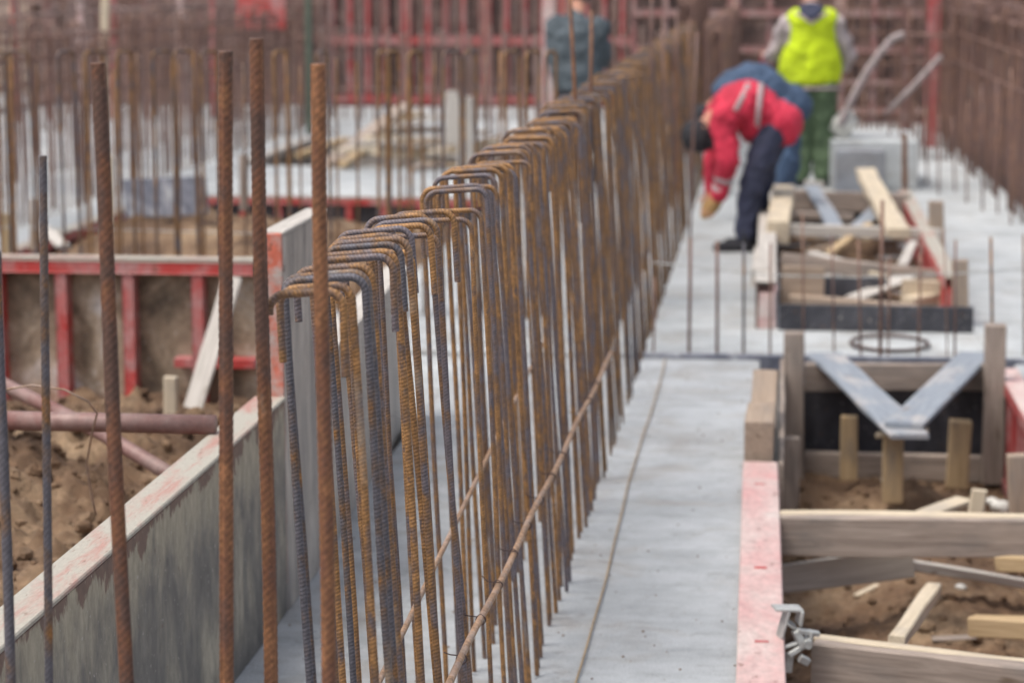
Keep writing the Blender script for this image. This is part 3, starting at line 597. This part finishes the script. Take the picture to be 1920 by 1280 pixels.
o = bent('pole', [gy(1660, 215, 21), gy(1710, 165, 21), gy(1765, 105, 21)], .024, 'hosem', k=10); tag(o, 'thin grey pole slanting up beside the curved hose', 'pole')

# ---------------------------------------------------------------- cross row of hairpins on the left
for i, (px, wpx, rzz) in enumerate([(2, 10, 0), (34, 44, 0), (126, 18, .9), (176, 20, .7), (232, 15, 1.0), (304, 27, 0), (347, 27, .2), (390, 20, .6), (527, 16, .8), (606, 12, 1.1), (716, 14, 1), (735, 16, .6), (785, 14, .9), (845, 27, 0), (882, 16, .7), (963, 22, .4), (1001, 20, .5), (1037, 14, .9)]):
    wd = .125; t = gy(px, 97, 12.02); me = bar_mesh(hairpin_path(wd, t.z, None, None if i % 3 else None, .03), .0088, False, k=8)
    me.materials.append(M['rust']); an = math.acos(max(.15, min(1, wpx/45.)))
    o = bpy.data.objects.new('hairpin_bar', me); link(o); o.location = (t.x, 12.02+random.uniform(-.03, .03), 0); o.rotation_euler = (random.uniform(-.01, .01), random.uniform(-.015, .015), an)
    tag(o, 'slim rusty hairpin bar, %s from the left in the cross row' % ORD[min(19, i)], 'hairpin bar', 'hairpin bars in the cross row')
for i, (px, yt) in enumerate([(18, 105), (63, 120), (152, 98), (212, 130), (262, 100), (330, 112), (372, 96), (455, 118), (540, 100), (560, 125), (630, 108), (668, 118), (760, 100), (815, 96), (905, 104), (930, 96)]):
    t = gy(px, yt, 12.0+.1*(i % 3)); o = obj('reinforcing_bar', bar_mesh([(0, 0), (0, t.z)], .0062, False, k=8), M['warmbar'])
    o.matrix_basis = Matrix.Translation((t.x, t.y, 0)) @ Matrix.Rotation(random.uniform(-.02, .02), 4, 'Y')
    tag(o, 'thin straight warm rusty bar in the cross row, %s from the left' % ORD[i], 'reinforcing bar', 'straight bars in the cross row')
o = bent('cross_wire', [gy(-40, 425, 12.1), gy(200, 430, 12.1), gy(420, 436, 12.1), gy(560, 440, 12.1)], .003, 'galv', k=6); tag(o, 'thin wire strung along the cross row above the soil heap', 'wire')
for px, yt, yb in ((458, 290, 395),):
    post(px-8, px+8, yt, yb, 14, 'greywood', 'thin pale stake rising from the middle soil heap', cat='stake', name='stake')
post(205-6, 205+6, 290, 420, 13.5, 'wood', 'thin wooden stake left of the slate panel', cat='stake', name='stake')
post(57, 75, 372, 470, 13, 'wood2', 'brown stake at the left end of the middle pit', cat='stake', name='stake')
post(5, 18, 400, 490, 12.5, 'yellowwood', 'yellow stake at the left border of the middle pit', cat='stake', name='stake')
plank('board', gy(82, 425, 13), gy(120, 462, 12.6), .07, .02, 'whitewood', 'pale board slanting into the middle pit', 'board')
post(190, 205, -30, 225, 19, 'wood', 'tall pale wooden pole standing among the left cages', cat='pole', name='pole')
# middle pit linings
panel('formwork_panel', 'red formwork lining the left side of the middle pit', (-4.70, 12.4), (-4.70, 18.2), -.4, .03, 16, 'brownply', 'redbright', 'white', .09, .04, flip=-1)
panel('formwork_panel', 'red formwork lining the far side of the middle pit', (-4.6, 18.26), (-2.08, 18.26), -.4, .02, 10, 'black', 'redbright', 'white', .05, .05, flip=-1)
a = gy(245, 340, 16.6); b = gy(352, 400, 16.6)
o = plank('slate_panel', gy(236, 372, 15.6), gy(385, 366, 15.0), .03, .25, 'slate', 'slate blue coated board propped beside the middle soil heap', 'board')
# far pit and timber pile
panel('formwork_panel', 'grey formwork on the left of the timber pile', (-4.70, 21.25), (-4.70, 24.1), -.3, .05, 6, 'plyg', 'plyg', 'whitewood', .09, flip=-1)
panel('formwork_panel', 'grey formwork behind the timber pile', (-4.6, 24.17), (-2.1, 24.17), -.3, .03, 6, 'plyg', 'plyg', 'whitewood', .05, flip=-1)
tp = [((600, 318), (765, 198), 21.0, .2, 'greywood', 'long grey plank sloping up over the timber pile'), ((625, 300), (735, 235), 21.8, .16, 'whitewood', 'white plank under the long sloping one'),
      ((690, 262), (850, 262), 21.2, .12, 'wood', 'pale level board on the timber pile'), ((700, 285), (840, 300), 20.9, .14, 'wood', 'pale board low at the front of the timber pile'), ((640, 310), (700, 270), 20.8, .1, 'yellowwood', 'yellow offcut at the left foot of the timber pile'),
      ((760, 240), (842, 246), 21.6, .12, 'greywood', 'short grey board behind the pale level one'), ((770, 318), (900, 300), 20.7, .1, 'greywood', 'grey batten resting on the slab before the pile'), ((715, 225), (790, 215), 22.5, .12, 'wood', 'short pale board high on the timber pile'),
      ((560, 292), (650, 262), 21.3, .08, 'yellowwood', 'thin yellow lath at the left of the timber pile')]
for (p0, p1, Y, wd, m_, lb) in tp: plank('plank', gy(p0[0], p0[1], Y), gy(p1[0], p1[1], Y+.8), wd, .05, m_, lb, 'plank')
post(836, 858, 172, 270, 21, 'whitewood', 'slim white post standing left of the wide white one')
post(858, 886, 182, 320, 20.5, 'whitewood', 'wide white post standing by the timber pile')
for i in range(16):
    x = random.uniform(600, 900); y = random.uniform(225, 315); Y = random.uniform(20.6, 22.6); a_ = random.uniform(-.5, .5)
    c = gy(x, y, Y); c.z = random.uniform(.03, .34)*(1-abs(x-730)/260); l = random.uniform(.3, .8)
    plank('plank', c, c+Vector((l*math.cos(a_), l*math.sin(a_), random.uniform(-.05, .15))), random.uniform(.08, .14), .03, random.choice(['wood', 'whitewood', 'greywood', 'yellowwood', 'wood2']), 'loose scrap board heaped in the blurred timber pile', 'plank', 'scrap boards in the timber pile')

# ---------------------------------------------------------------- rebar cages in the background
def cage(label, p0, p1, zt, step, hz, top='hook', r=.009, jz=.05, mat='farrust', wd=.12):
    """a tied cage: upright bars (or hairpins) in a line with level bars tied across"""
    p0 = Vector((p0[0], p0[1], 0)); p1 = Vector((p1[0], p1[1], 0)); L = (p1-p0).length; root = empty('rebar_cage', p0)
    tag(root, label, 'rebar cage'); dv = (p1-p0)/L; nn = min(98, int(L/step)); a0 = math.atan2(dv.y, dv.x)+math.pi/2
    meshes = [bar_mesh(hairpin_path(wd, zt, None, None if k % 3 else .2, .03), r, False, k=6) if top == 'hook' else bar_mesh([(0, 0), (0, zt)], r, False, k=6) for k in range(4)]
    for me in meshes: me.materials.append(M[mat])
    for i in range(nn):
        o = bpy.data.objects.new('upright_bar', random.choice(meshes)); link(o, root); q = dv*(L*i/nn+random.uniform(-.03, .03))
        o.location = q; o.rotation_euler = (random.uniform(-.02, .02), random.uniform(-.02, .02), a0+random.uniform(-.3, .3)); o.scale = (1, 1, 1+random.uniform(-jz, jz))
    nv = Vector((-dv.y, dv.x, 0))*wd*.55
    for z in hz:
        for s in ((1, -1) if top == 'hook' else (1,)):
            b = bent('level_bar', [p0+nv*s+Vector((0, 0, z)), (p0+p1)/2+nv*s+Vector((0, 0, z+random.uniform(-.02, .02))), p1+nv*s+Vector((0, 0, z+random.uniform(-.04, .04)))], r*.9, mat, root, 6)
    return root
cage('rusty rebar cage along the left slab edge, nearest of the left cages', (-5.15, 14.2), (-5.15, 27.5), 1.30, .165, (.95, 1.12, 1.26, .8), jz=.09)
cage('rusty rebar cage in the second line on the left slab', (-6.3, 16.0), (-6.0, 30), 1.45, .22, (.9, 1.15, 1.35), mat='palebar', jz=.12)
cage('rusty rebar cage farthest left, hidden behind the other two', (-8.0, 19), (-7.6, 31), 1.5, .3, (.8, 1.1, 1.4), jz=.15)
cage('long rusty rebar cage across the back left, parallel to the red wall', (-9.5, 28.5), (-5.0, 28.9), 1.7, .13, (.7, 1.0, 1.5), 'straight', .015, .2, 'palebar')
cage('thin rusty bars standing before the red wall in the middle', (-5.9, 25.2), (-1.0, 25.2), 1.10, .17, (), 'hook', .012, .05, 'palebar')
cage('sparse straight bars before the red wall in the middle', (-6.3, 28.0), (-.6, 28.0), 1.75, .13, (.35,), 'straight', .014, .1, 'palebar')
cage('dense brown rebar cage along the right edge, nearest of the right cages', (1.80, 16.6), (1.72, 27), 1.42, .108, (.9, 1.15, 1.35))
cage('dense brown rebar cage in the second line on the right', (2.25, 18.0), (2.1, 29), 1.55, .115, (.7, 1.0, 1.3, 1.5))
cage('brown rebar cage farthest right behind the other two', (2.8, 19.0), (2.9, 30), 1.65, .13, (.8, 1.2, 1.5))
cage('dense brown cage joining the far end of the long row', (-.72, 20.7), (-.78, 27), 1.5, .09, (.9, 1.3, 1.45))
cage('brown cage right of the far end of the long row, behind the stooping workers', (-.42, 18.6), (-.40, 25.5), 1.3, .10, (.8, 1.2))
cage('dark rebar cage standing before the far right wall', (.3, 24.6), (2.1, 24.3), 1.75, .10, (.55, .8, 1.1, 1.35), 'straight', .013, .25)
cage('small pale rebar cage near the upper right red post', (1.2, 22.6), (1.75, 22.4), 1.3, .08, (.9, 1.15), 'hook', .010, .2)
for i, (px, yt, yb) in enumerate([(1640, 190, 330), (1668, 180, 345), (1690, 200, 350), (1715, 190, 350), (1738, 200, 345), (1760, 215, 365), (1620, 170, 320), (1812, 190, 380), (1842, 160, 395), (1790, 220, 360), (1870, 150, 400), (1895, 130, 420)]):
    c = gz(px, yb, .012); t = gy(px+random.uniform(-4, 4), yt, c.y)
    o = obj('starter_bar', bar_mesh([(0, 0), (0, (t-c).length)], .008, False, k=7), M['farrust']); o.matrix_basis = pmat(c, t) @ Matrix.Rotation(R(90), 4, 'Y')
    tag(o, 'thin faint bar on the upper right slab, %s from the left' % ORD[sorted([1640, 1668, 1690, 1715, 1738, 1760, 1620, 1812, 1842, 1790, 1870, 1895]).index(px)], 'reinforcing bar', 'thin bars on the upper right slab')

# ---------------------------------------------------------------- far formwork walls
def farwall(x0, x1, Y, z1, n, face, fr, rails, labf, ribs=5, th=.10, rw=.075):
    W = (x1-x0)/n
    for i in range(n):
        panel('formwork_panel', labf(i), (x0+W*i+.01, Y+random.uniform(-.01, .01)), (x0+W*(i+1)-.01, Y), .01, z1, ribs, face, fr, fr, th, rw, flip=-1, rails=rails)
pos = ['leftmost', 'second from the left', 'third from the left', 'fourth from the left', 'fifth from the left', 'sixth from the left', 'seventh from the left']
farwall(-9.6, -5.6, 30.8, 2.1, 3, 'brownply', 'pipe', ((.05, .08), (.8, .10), (1.3, .06)), lambda i: 'dim ribbed panel of the far wall behind the left cages, '+pos[i])
farwall(-5.6, -1.6, 30.6, 2.1, 4, 'brownply', 'red', ((.06, .08), (.78, .11)), lambda i: 'red ribbed panel of the far wall in the open, %s of four' % pos[i], 5, .10, .06)
farwall(-1.6, 1.9, 27.6, 2.0, 3, 'brownply', 'dullpink', ((.12, .07), (.45, .05), (.80, .07), (1.2, .08)), lambda i: 'brown and pink ribbed panel of the far right wall, '+pos[i], 4, .09, .06)
farwall(1.9, 7.0, 31.5, 2.2, 3, 'brownply', 'pipe', ((.3, .08), (1.0, .08)), lambda i: 'brown panel behind the right hand cages, '+pos[i], 4)
tag(boxo('prop_post', (gy(1017, 100, 27).x, 27.0, .01), (gy(1039, 100, 27).x, 27.1, 2.0), 'pink'), 'pale salmon post standing left of the worker in grey', 'post')
tag(boxo('prop_post', (gy(1738, 100, 24).x, 24.0, .01), (gy(1762, 100, 24).x, 24.12, 1.9), 'red'), 'thick red post before the right hand cages', 'post')
tag(boxo('prop_post', (gy(1695, 100, 25).x, 25.0, .01), (gy(1708, 100, 25).x, 25.1, 1.9), 'pipe'), 'pale pink post left of the thick red one', 'post')
tag(boxo('prop_post', (gy(571, 60, 24.6).x, 24.6, .06), (gy(583, 60, 24.6).x, 24.66, 2.0), 'green'), 'slim green post before the far red wall', 'post')
tag(boxo('red_sheet', (gy(445, 60, 24.9).x, 24.9, 1.12), (gy(535, 60, 24.9).x, 24.93, 2.1), 'redbright'), 'bright red flat board fixed high before the far wall', 'board')
for i in range(7):
    px = 20+i*62; c = gy(px, 60, 27+i*.2); o = boxo('prop_post', (c.x, c.y, .01), (c.x+.07, c.y+.07, 1.9), ['red', 'pipe', 'pink'][i % 3]); tag(o, 'thin reddish post among the left cages, %s' % pos[i], 'post')

# ---------------------------------------------------------------- workers
def remesh(o, vox, sm=4, fold=0):
    m = o.modifiers.new('union', 'REMESH'); m.mode = 'VOXEL'; m.voxel_size = vox; m.use_smooth_shade = True
    s = o.modifiers.new('smooth', 'SMOOTH'); s.factor = .5; s.iterations = sm
    if fold:                                           # creases in the cloth
        t = bpy.data.textures.get('folds') or bpy.data.textures.new('folds', 'CLOUDS'); t.noise_scale = .10; t.noise_depth = 2
        dm = o.modifiers.new('folds', 'DISPLACE'); dm.texture = t; dm.strength = fold; dm.mid_level = .5; dm.texture_coords = 'LOCAL'
    return o
def limb(mb, pts, rr, k=14):
    P = [Vector(p) for p in pts]
    Q = []; Rr = []
    for i in range(len(P)-1):
        for t in (0, .25, .5, .75): Q.append(P[i].lerp(P[i+1], t)); Rr.append(rr[i]+(rr[i+1]-rr[i])*t)
    Q.append(P[-1]); Rr.append(rr[-1]); mb.tube(Q, Rr, k)
    for p_, r_ in zip(P, rr): mb.ball(p_, (r_, r_, r_), None, 12, 8)
def hand(mb, w_, tip):
    w_ = Vector(w_); dv = (Vector(tip)-w_).normalized(); sd = dv.cross(Vector((.3, 1, .2))).normalized(); nn = dv.cross(sd)
    limb(mb, [w_, w_+dv*.05, w_+dv*.09], [.027, .036, .034])
    for i, l in enumerate((.06, .075, .08, .065)):
        b = w_+dv*.085+sd*(i-1.5)*.019; limb(mb, [b, b+dv*l*.55+nn*.006, b+dv*l*.9+nn*.03], [.0095, .009, .0075], 8)
    b = w_+dv*.03-sd*.032; limb(mb, [b, b-sd*.03+dv*.03, b-sd*.03+dv*.06+nn*.012], [.013, .011, .009], 8)
def person(label, J, top, bottom, headgear, hair='dark', glove=None, boots='dark', extras=None, topr=1.0, stoop=False, leg=1.0, sleeve=None):
    """J: joints hip, chest, neck, head, sl/el/wl/tl, sr/er/wr/tr (shoulder elbow wrist fingertips), kl/al/ol, kr/ar/or"""
    base = Vector((J['hip'][0], J['hip'][1], 0)); root = empty('person', base); tag(root, label, 'person')
    def add(nm, mb, m, vox=.012, sm=4): o = obj(nm, mb.mesh(nm), M[m], root); return remesh(o, vox, sm, 0 if nm in ('body', 'cap', 'hair', 'boot', 'glove') else .035 if nm == 'vest' else .06)
    g = {k: Vector(v) for k, v in J.items()}; hw = g['hl']-g['hr']; mid = g['hip'].lerp(g['chest'], .5)
    side = (g['sl']-g['sr']).normalized()
    def torso(mb, e, zlo=0.0):
        n_ = 9
        for i in range(n_):
            t = zlo+(1-zlo)*i/(n_-1); c = g['hip'].lerp(mid, t*2) if t < .5 else mid.lerp(g['chest'], t*2-1)
            c = c+(g['bow'] if 'bow' in g else Vector((0, 0, 0)))*math.sin(math.pi*t)
            wv = .165+.03*math.sin(t*math.pi*.5)+(-.012 if .3 < t < .6 else 0)
            ax = (g['chest']-g['hip']).normalized(); fr = ax.cross(side).normalized()
            mt = Matrix((side, fr, ax)).transposed()
            mb.ball(c, (wv+e, .108+.012*t+e, .10), mt, 18, 12)
        limb(mb, [g['sr'], g['chest'], g['sl']], [.062+e, .11+e, .062+e])
        limb(mb, [g['chest'], g['neck']], [.09+e, .062+e*.3])
    mb = MB(); torso(mb, -.012)
    limb(mb, [g['neck'], g['head']], [.055, .058])
    hd = (g['head']-g['neck']).normalized(); fc = (g['face']-g['face'].dot(hd)*hd).normalized(); sx = hd.cross(fc).normalized()
    hm = Matrix((sx, fc, hd)).transposed(); hc = g['head']+hd*.06
    mb.ball(hc, (.075, .092, .105), hm, 20, 14); mb.ball(hc+fc*.04-hd*.055, (.052, .055, .05), hm)
    mb.ball(hc+fc*.098-hd*.012, (.014, .02, .024), hm); mb.ball(hc+fc*.085-hd*.052, (.025, .014, .010), hm)
    for s in (-1, 1): mb.ball(hc+sx*s*.077-hd*.01, (.012, .02, .03), hm); mb.ball(hc+sx*s*.03+fc*.088+hd*.012, (.014, .008, .010), hm)
    for a_ in 'lr':
        limb(mb, [g['s'+a_], g['e'+a_], g['w'+a_]], [.05, .04, .027]); hand(mb, g['w'+a_], g['t'+a_])
        limb(mb, [g['h'+a_], g['k'+a_], g['a'+a_]], [.078, .052, .036])
        limb(mb, [g['a'+a_]+Vector((0, 0, -.04)), g['o'+a_]], [.036, .03])
    add('body', mb, 'skin', .009, 2)
    mb = MB(); torso(mb, .022*topr, 0.0)
    if stoop: mb.ball(g['hip']+Vector((.03, 0, -.02)), (.17, .20, .155)); mb.ball(g['hip'].lerp(mid, .7)+Vector((0, 0, -.02)), (.15, .185, .15))
    add('jacket', mb, top, .014)
    mb = MB()
    for a_ in 'lr':
        sm_ = MB(); limb(sm_, [g['s'+a_], g['e'+a_], g['w'+a_]], [.086, .070, .053] if stoop else [.078, .064, .05]); add('sleeve', sm_, sleeve or top, .012)
    mb = MB(); limb(mb, [g['hl'], g['hr']], [.105, .105]); mb.ball(g['hip'], (.17, .13, .12))
    for a_ in 'lr':
        q = (g['k'+a_]+g['a'+a_])/2; limb(mb, [g['h'+a_], g['k'+a_], q, g['a'+a_]], [.104*leg, .076*leg, .068*leg, .064*leg])
    add('trousers', mb, bottom, .013)
    for a_ in 'lr':
        bm_ = MB(); an = g['a'+a_]; to = g['o'+a_]; dv = (to-an); dv.z = 0; dv.normalize()
        limb(bm_, [an+Vector((0, 0, .05)), Vector((an.x, an.y, .045+to.z*0))], [.054, .05]); limb(bm_, [Vector((an.x, an.y, an.z-.05))-dv*.03, Vector((an.x, an.y, an.z-.06))+dv*.17], [.045, .038]); add('boot', bm_, boots, .010)
    if headgear:
        mb = MB(); mb.ball(hc+hd*.022-fc*.012, (.098, .112, .104), hm, 20, 14); limb(mb, [hc+hd*.02+fc*.09-sx*.05, hc+hd*.015+fc*.105, hc+hd*.02+fc*.09+sx*.05], [.016, .02, .016]); add('cap', mb, headgear, .010)
    else:
        mb = MB(); mb.ball(hc+hd*.02-fc*.018, (.080, .09, .098), hm); add('hair', mb, hair, .01)
    if glove:
        for a_ in 'lr': gm = MB(); dv = (g['t'+a_]-g['w'+a_]).normalized(); limb(gm, [g['w'+a_]-dv*.03, g['w'+a_]+dv*.03, g['w'+a_]+dv*.09, g['w'+a_]+dv*.15], [.042, .042, .046, .030]); add('glove', gm, glove, .009)
    return root, g, add, torso
def V(x, y, z): return Vector((x, y, z))
# red jacket, stooping to the left
Y0 = 15.1; q = lambda px, py, dy=0: gy(px, py, Y0+dy)
J = dict(hip=q(1446, 226), hl=q(1446, 246, -.10), hr=q(1452, 240, .10), chest=q(1368, 204, -.02), neck=q(1344, 214, 0), head=q(1326, 238, -.03), face=V(.75, -.25, -.65), bow=V(0, 0, .07),
         sl=q(1356, 222, -.18), el=q(1366, 300, -.2), wl=q(1350, 362, -.12), tl=q(1328, 405, -.08), sr=q(1350, 208, .18), er=q(1340, 290, .2), wr=q(1338, 362, .08), tr=q(1322, 402, .04),
         kl=q(1408, 345, -.12), al=q(1398, 446, -.12), ol=q(1360, 466, -.14), kr=q(1424, 352, .12), ar=q(1418, 440, .14), **{'or': q(1385, 462, .14)})
root, g, add, torso = person('stooping worker in a red jacket with grey reflective bands, dark cap and trousers', J, 'redcloth', 'navy', 'dark', glove='glove', stoop=True)
ax = (g['chest']-g['hip']).normalized(); sd = Vector((0, 1, 0)); fr = ax.cross(sd).normalized()
def loop(c, ru, rv, u, v_, r_): return [c+u*ru*math.cos(R(a_))+v_*rv*math.sin(R(a_)) for a_ in range(0, 361, 15)]
for t in (.30, .80):
    c = g['hip'].lerp(g['chest'], t)+V(0, 0, .07*math.sin(math.pi*t)); tilt = (ax*.2*(1 if t > .5 else -1)+fr).normalized()
    mb = MB(); pts = loop(c, .222, .148, sd, tilt, 0)
    n = len(pts)
    for i, p_ in enumerate(pts): mb.v += [tuple(p_-ax*.016), tuple(p_+ax*.016)]
    for i in range(n-1): mb.f.append([2*i, 2*i+1, 2*i+3, 2*i+2])
    o = obj('reflective_band', mb.mesh('band', True), M['silver'], root); so_ = o.modifiers.new('t', 'SOLIDIFY'); so_.thickness = .008
for a_, tt in (('l', .55), ('l', .85)):
    c = g['el'].lerp(g['wl'], tt); dv = (g['wl']-g['el']).normalized()*.016; obj('sleeve_band', MB().tube([c-dv, c+dv], .062-.008*tt+.004, 16).mesh('b', True), M['silver'], root)
# blue jacket behind him
Y0 = 16.9
J = dict(hip=q(1470, 195), hl=q(1470, 200, -.10), hr=q(1474, 196, .10), chest=q(1378, 165, 0), neck=q(1352, 184), head=q(1338, 206), face=V(.6, 0, -.8), bow=V(0, 0, .085),
         sl=q(1365, 178, -.18), el=q(1355, 245, -.2), wl=q(1352, 290, -.15), tl=q(1345, 320, -.1), sr=q(1360, 170, .18), er=q(1355, 240, .2), wr=q(1352, 290, .1), tr=q(1346, 320, .08),
         kl=q(1472, 300, -.12), al=q(1452, 392, -.12), ol=q(1430, 408, -.12), kr=q(1480, 300, .12), ar=q(1468, 385, .12), **{'or': q(1440, 402, .12)})
person('stooping worker in a blue jacket and jeans, mostly behind the worker in red', J, 'bluecloth', 'jeans', 'dark', glove='glove', stoop=True)
# yellow vest, standing, back to the camera
Y0 = 19.6
J = dict(hip=q(1520, 150), hl=q(1504, 160, 0), hr=q(1543, 160, 0), chest=q(1520, 55, .02), neck=q(1520, 16, .02), head=q(1519, -10, .06), face=V(.1, .8, -.45),
         sl=q(1476, 46, .02), el=q(1452, 100, .08), wl=q(1440, 108, .26), tl=q(1434, 112, .38), sr=q(1568, 46, .02), er=q(1590, 106, .10), wr=q(1580, 125, .32), tr=q(1570, 135, .45),
         kl=q(1502, 250, .04), al=q(1500, 330, 0), ol=q(1495, 345, .2), kr=q(1545, 250, .04), ar=q(1545, 330, 0), **{'or': q(1550, 345, .2)})
root, g, add, torso = person('standing worker seen from behind in a bright yellow green vest and green trousers', J, 'sleeve', 'greentr', 'navy', glove='redcloth', leg=1.28)
mb = MB()
for i in range(12):
    t = i/11; c = q(1521-4*(1-t), 150, .0).lerp(q(1523, 42, .0), t); mb.ball(c, (.262 if t < .34 else .262-.062*min(1, (t-.34)*3.2), .165, .07), None, 20, 10)
limb(mb, [q(1494, 38), q(1552, 38)], [.095, .095])
add('vest', mb, 'yellow', .014)
def trim(pts): obj('vest_trim', MB().tube([q(*p_) for p_ in pts], .010, 8).mesh('trim', True), M['silver'], root)
hem = [(1518+62*math.sin(R(a_)), 166, -.172*math.cos(R(a_))) for a_ in range(-90, 91, 12)]; trim(hem)
trim([(1490, 24, -.09), (1502, 30, -.14), (1521, 44, -.185), (1541, 30, -.14), (1553, 24, -.09)])
mb = MB(); limb(mb, [q(1508, 22, -.03), q(1521, 30, -.13), q(1535, 22, -.03)], [.06, .055, .06]); mb.ball(q(1521, 18, -.02), (.09, .09, .05)); add('hood', mb, 'navy', .012)
# teal grey jacket, standing left behind the row
Y0 = 19.0
J = dict(hip=q(1082, 160), hl=q(1064, 168), hr=q(1100, 168), chest=q(1080, 68, .04), neck=q(1082, 32, .08), head=q(1084, 6, .16), face=V(.1, .7, -.7),
         sl=q(1044, 54, .03), el=q(1036, 108, .12), wl=q(1052, 130, .35), tl=q(1060, 138, .48), sr=q(1122, 56, .03), er=q(1136, 100, .08), wr=q(1130, 118, .32), tr=q(1122, 125, .45),
         kl=q(1062, 262, .04), al=q(1060, 338, 0), ol=q(1056, 352, .2), kr=q(1102, 262, .04), ar=q(1104, 338, 0), **{'or': q(1108, 352, .2)})
root, g, add, torso = person('standing worker in a teal grey jacket and black trousers, left of the long row', J, 'greycloth', 'dark', 'greycloth', topr=1.8)
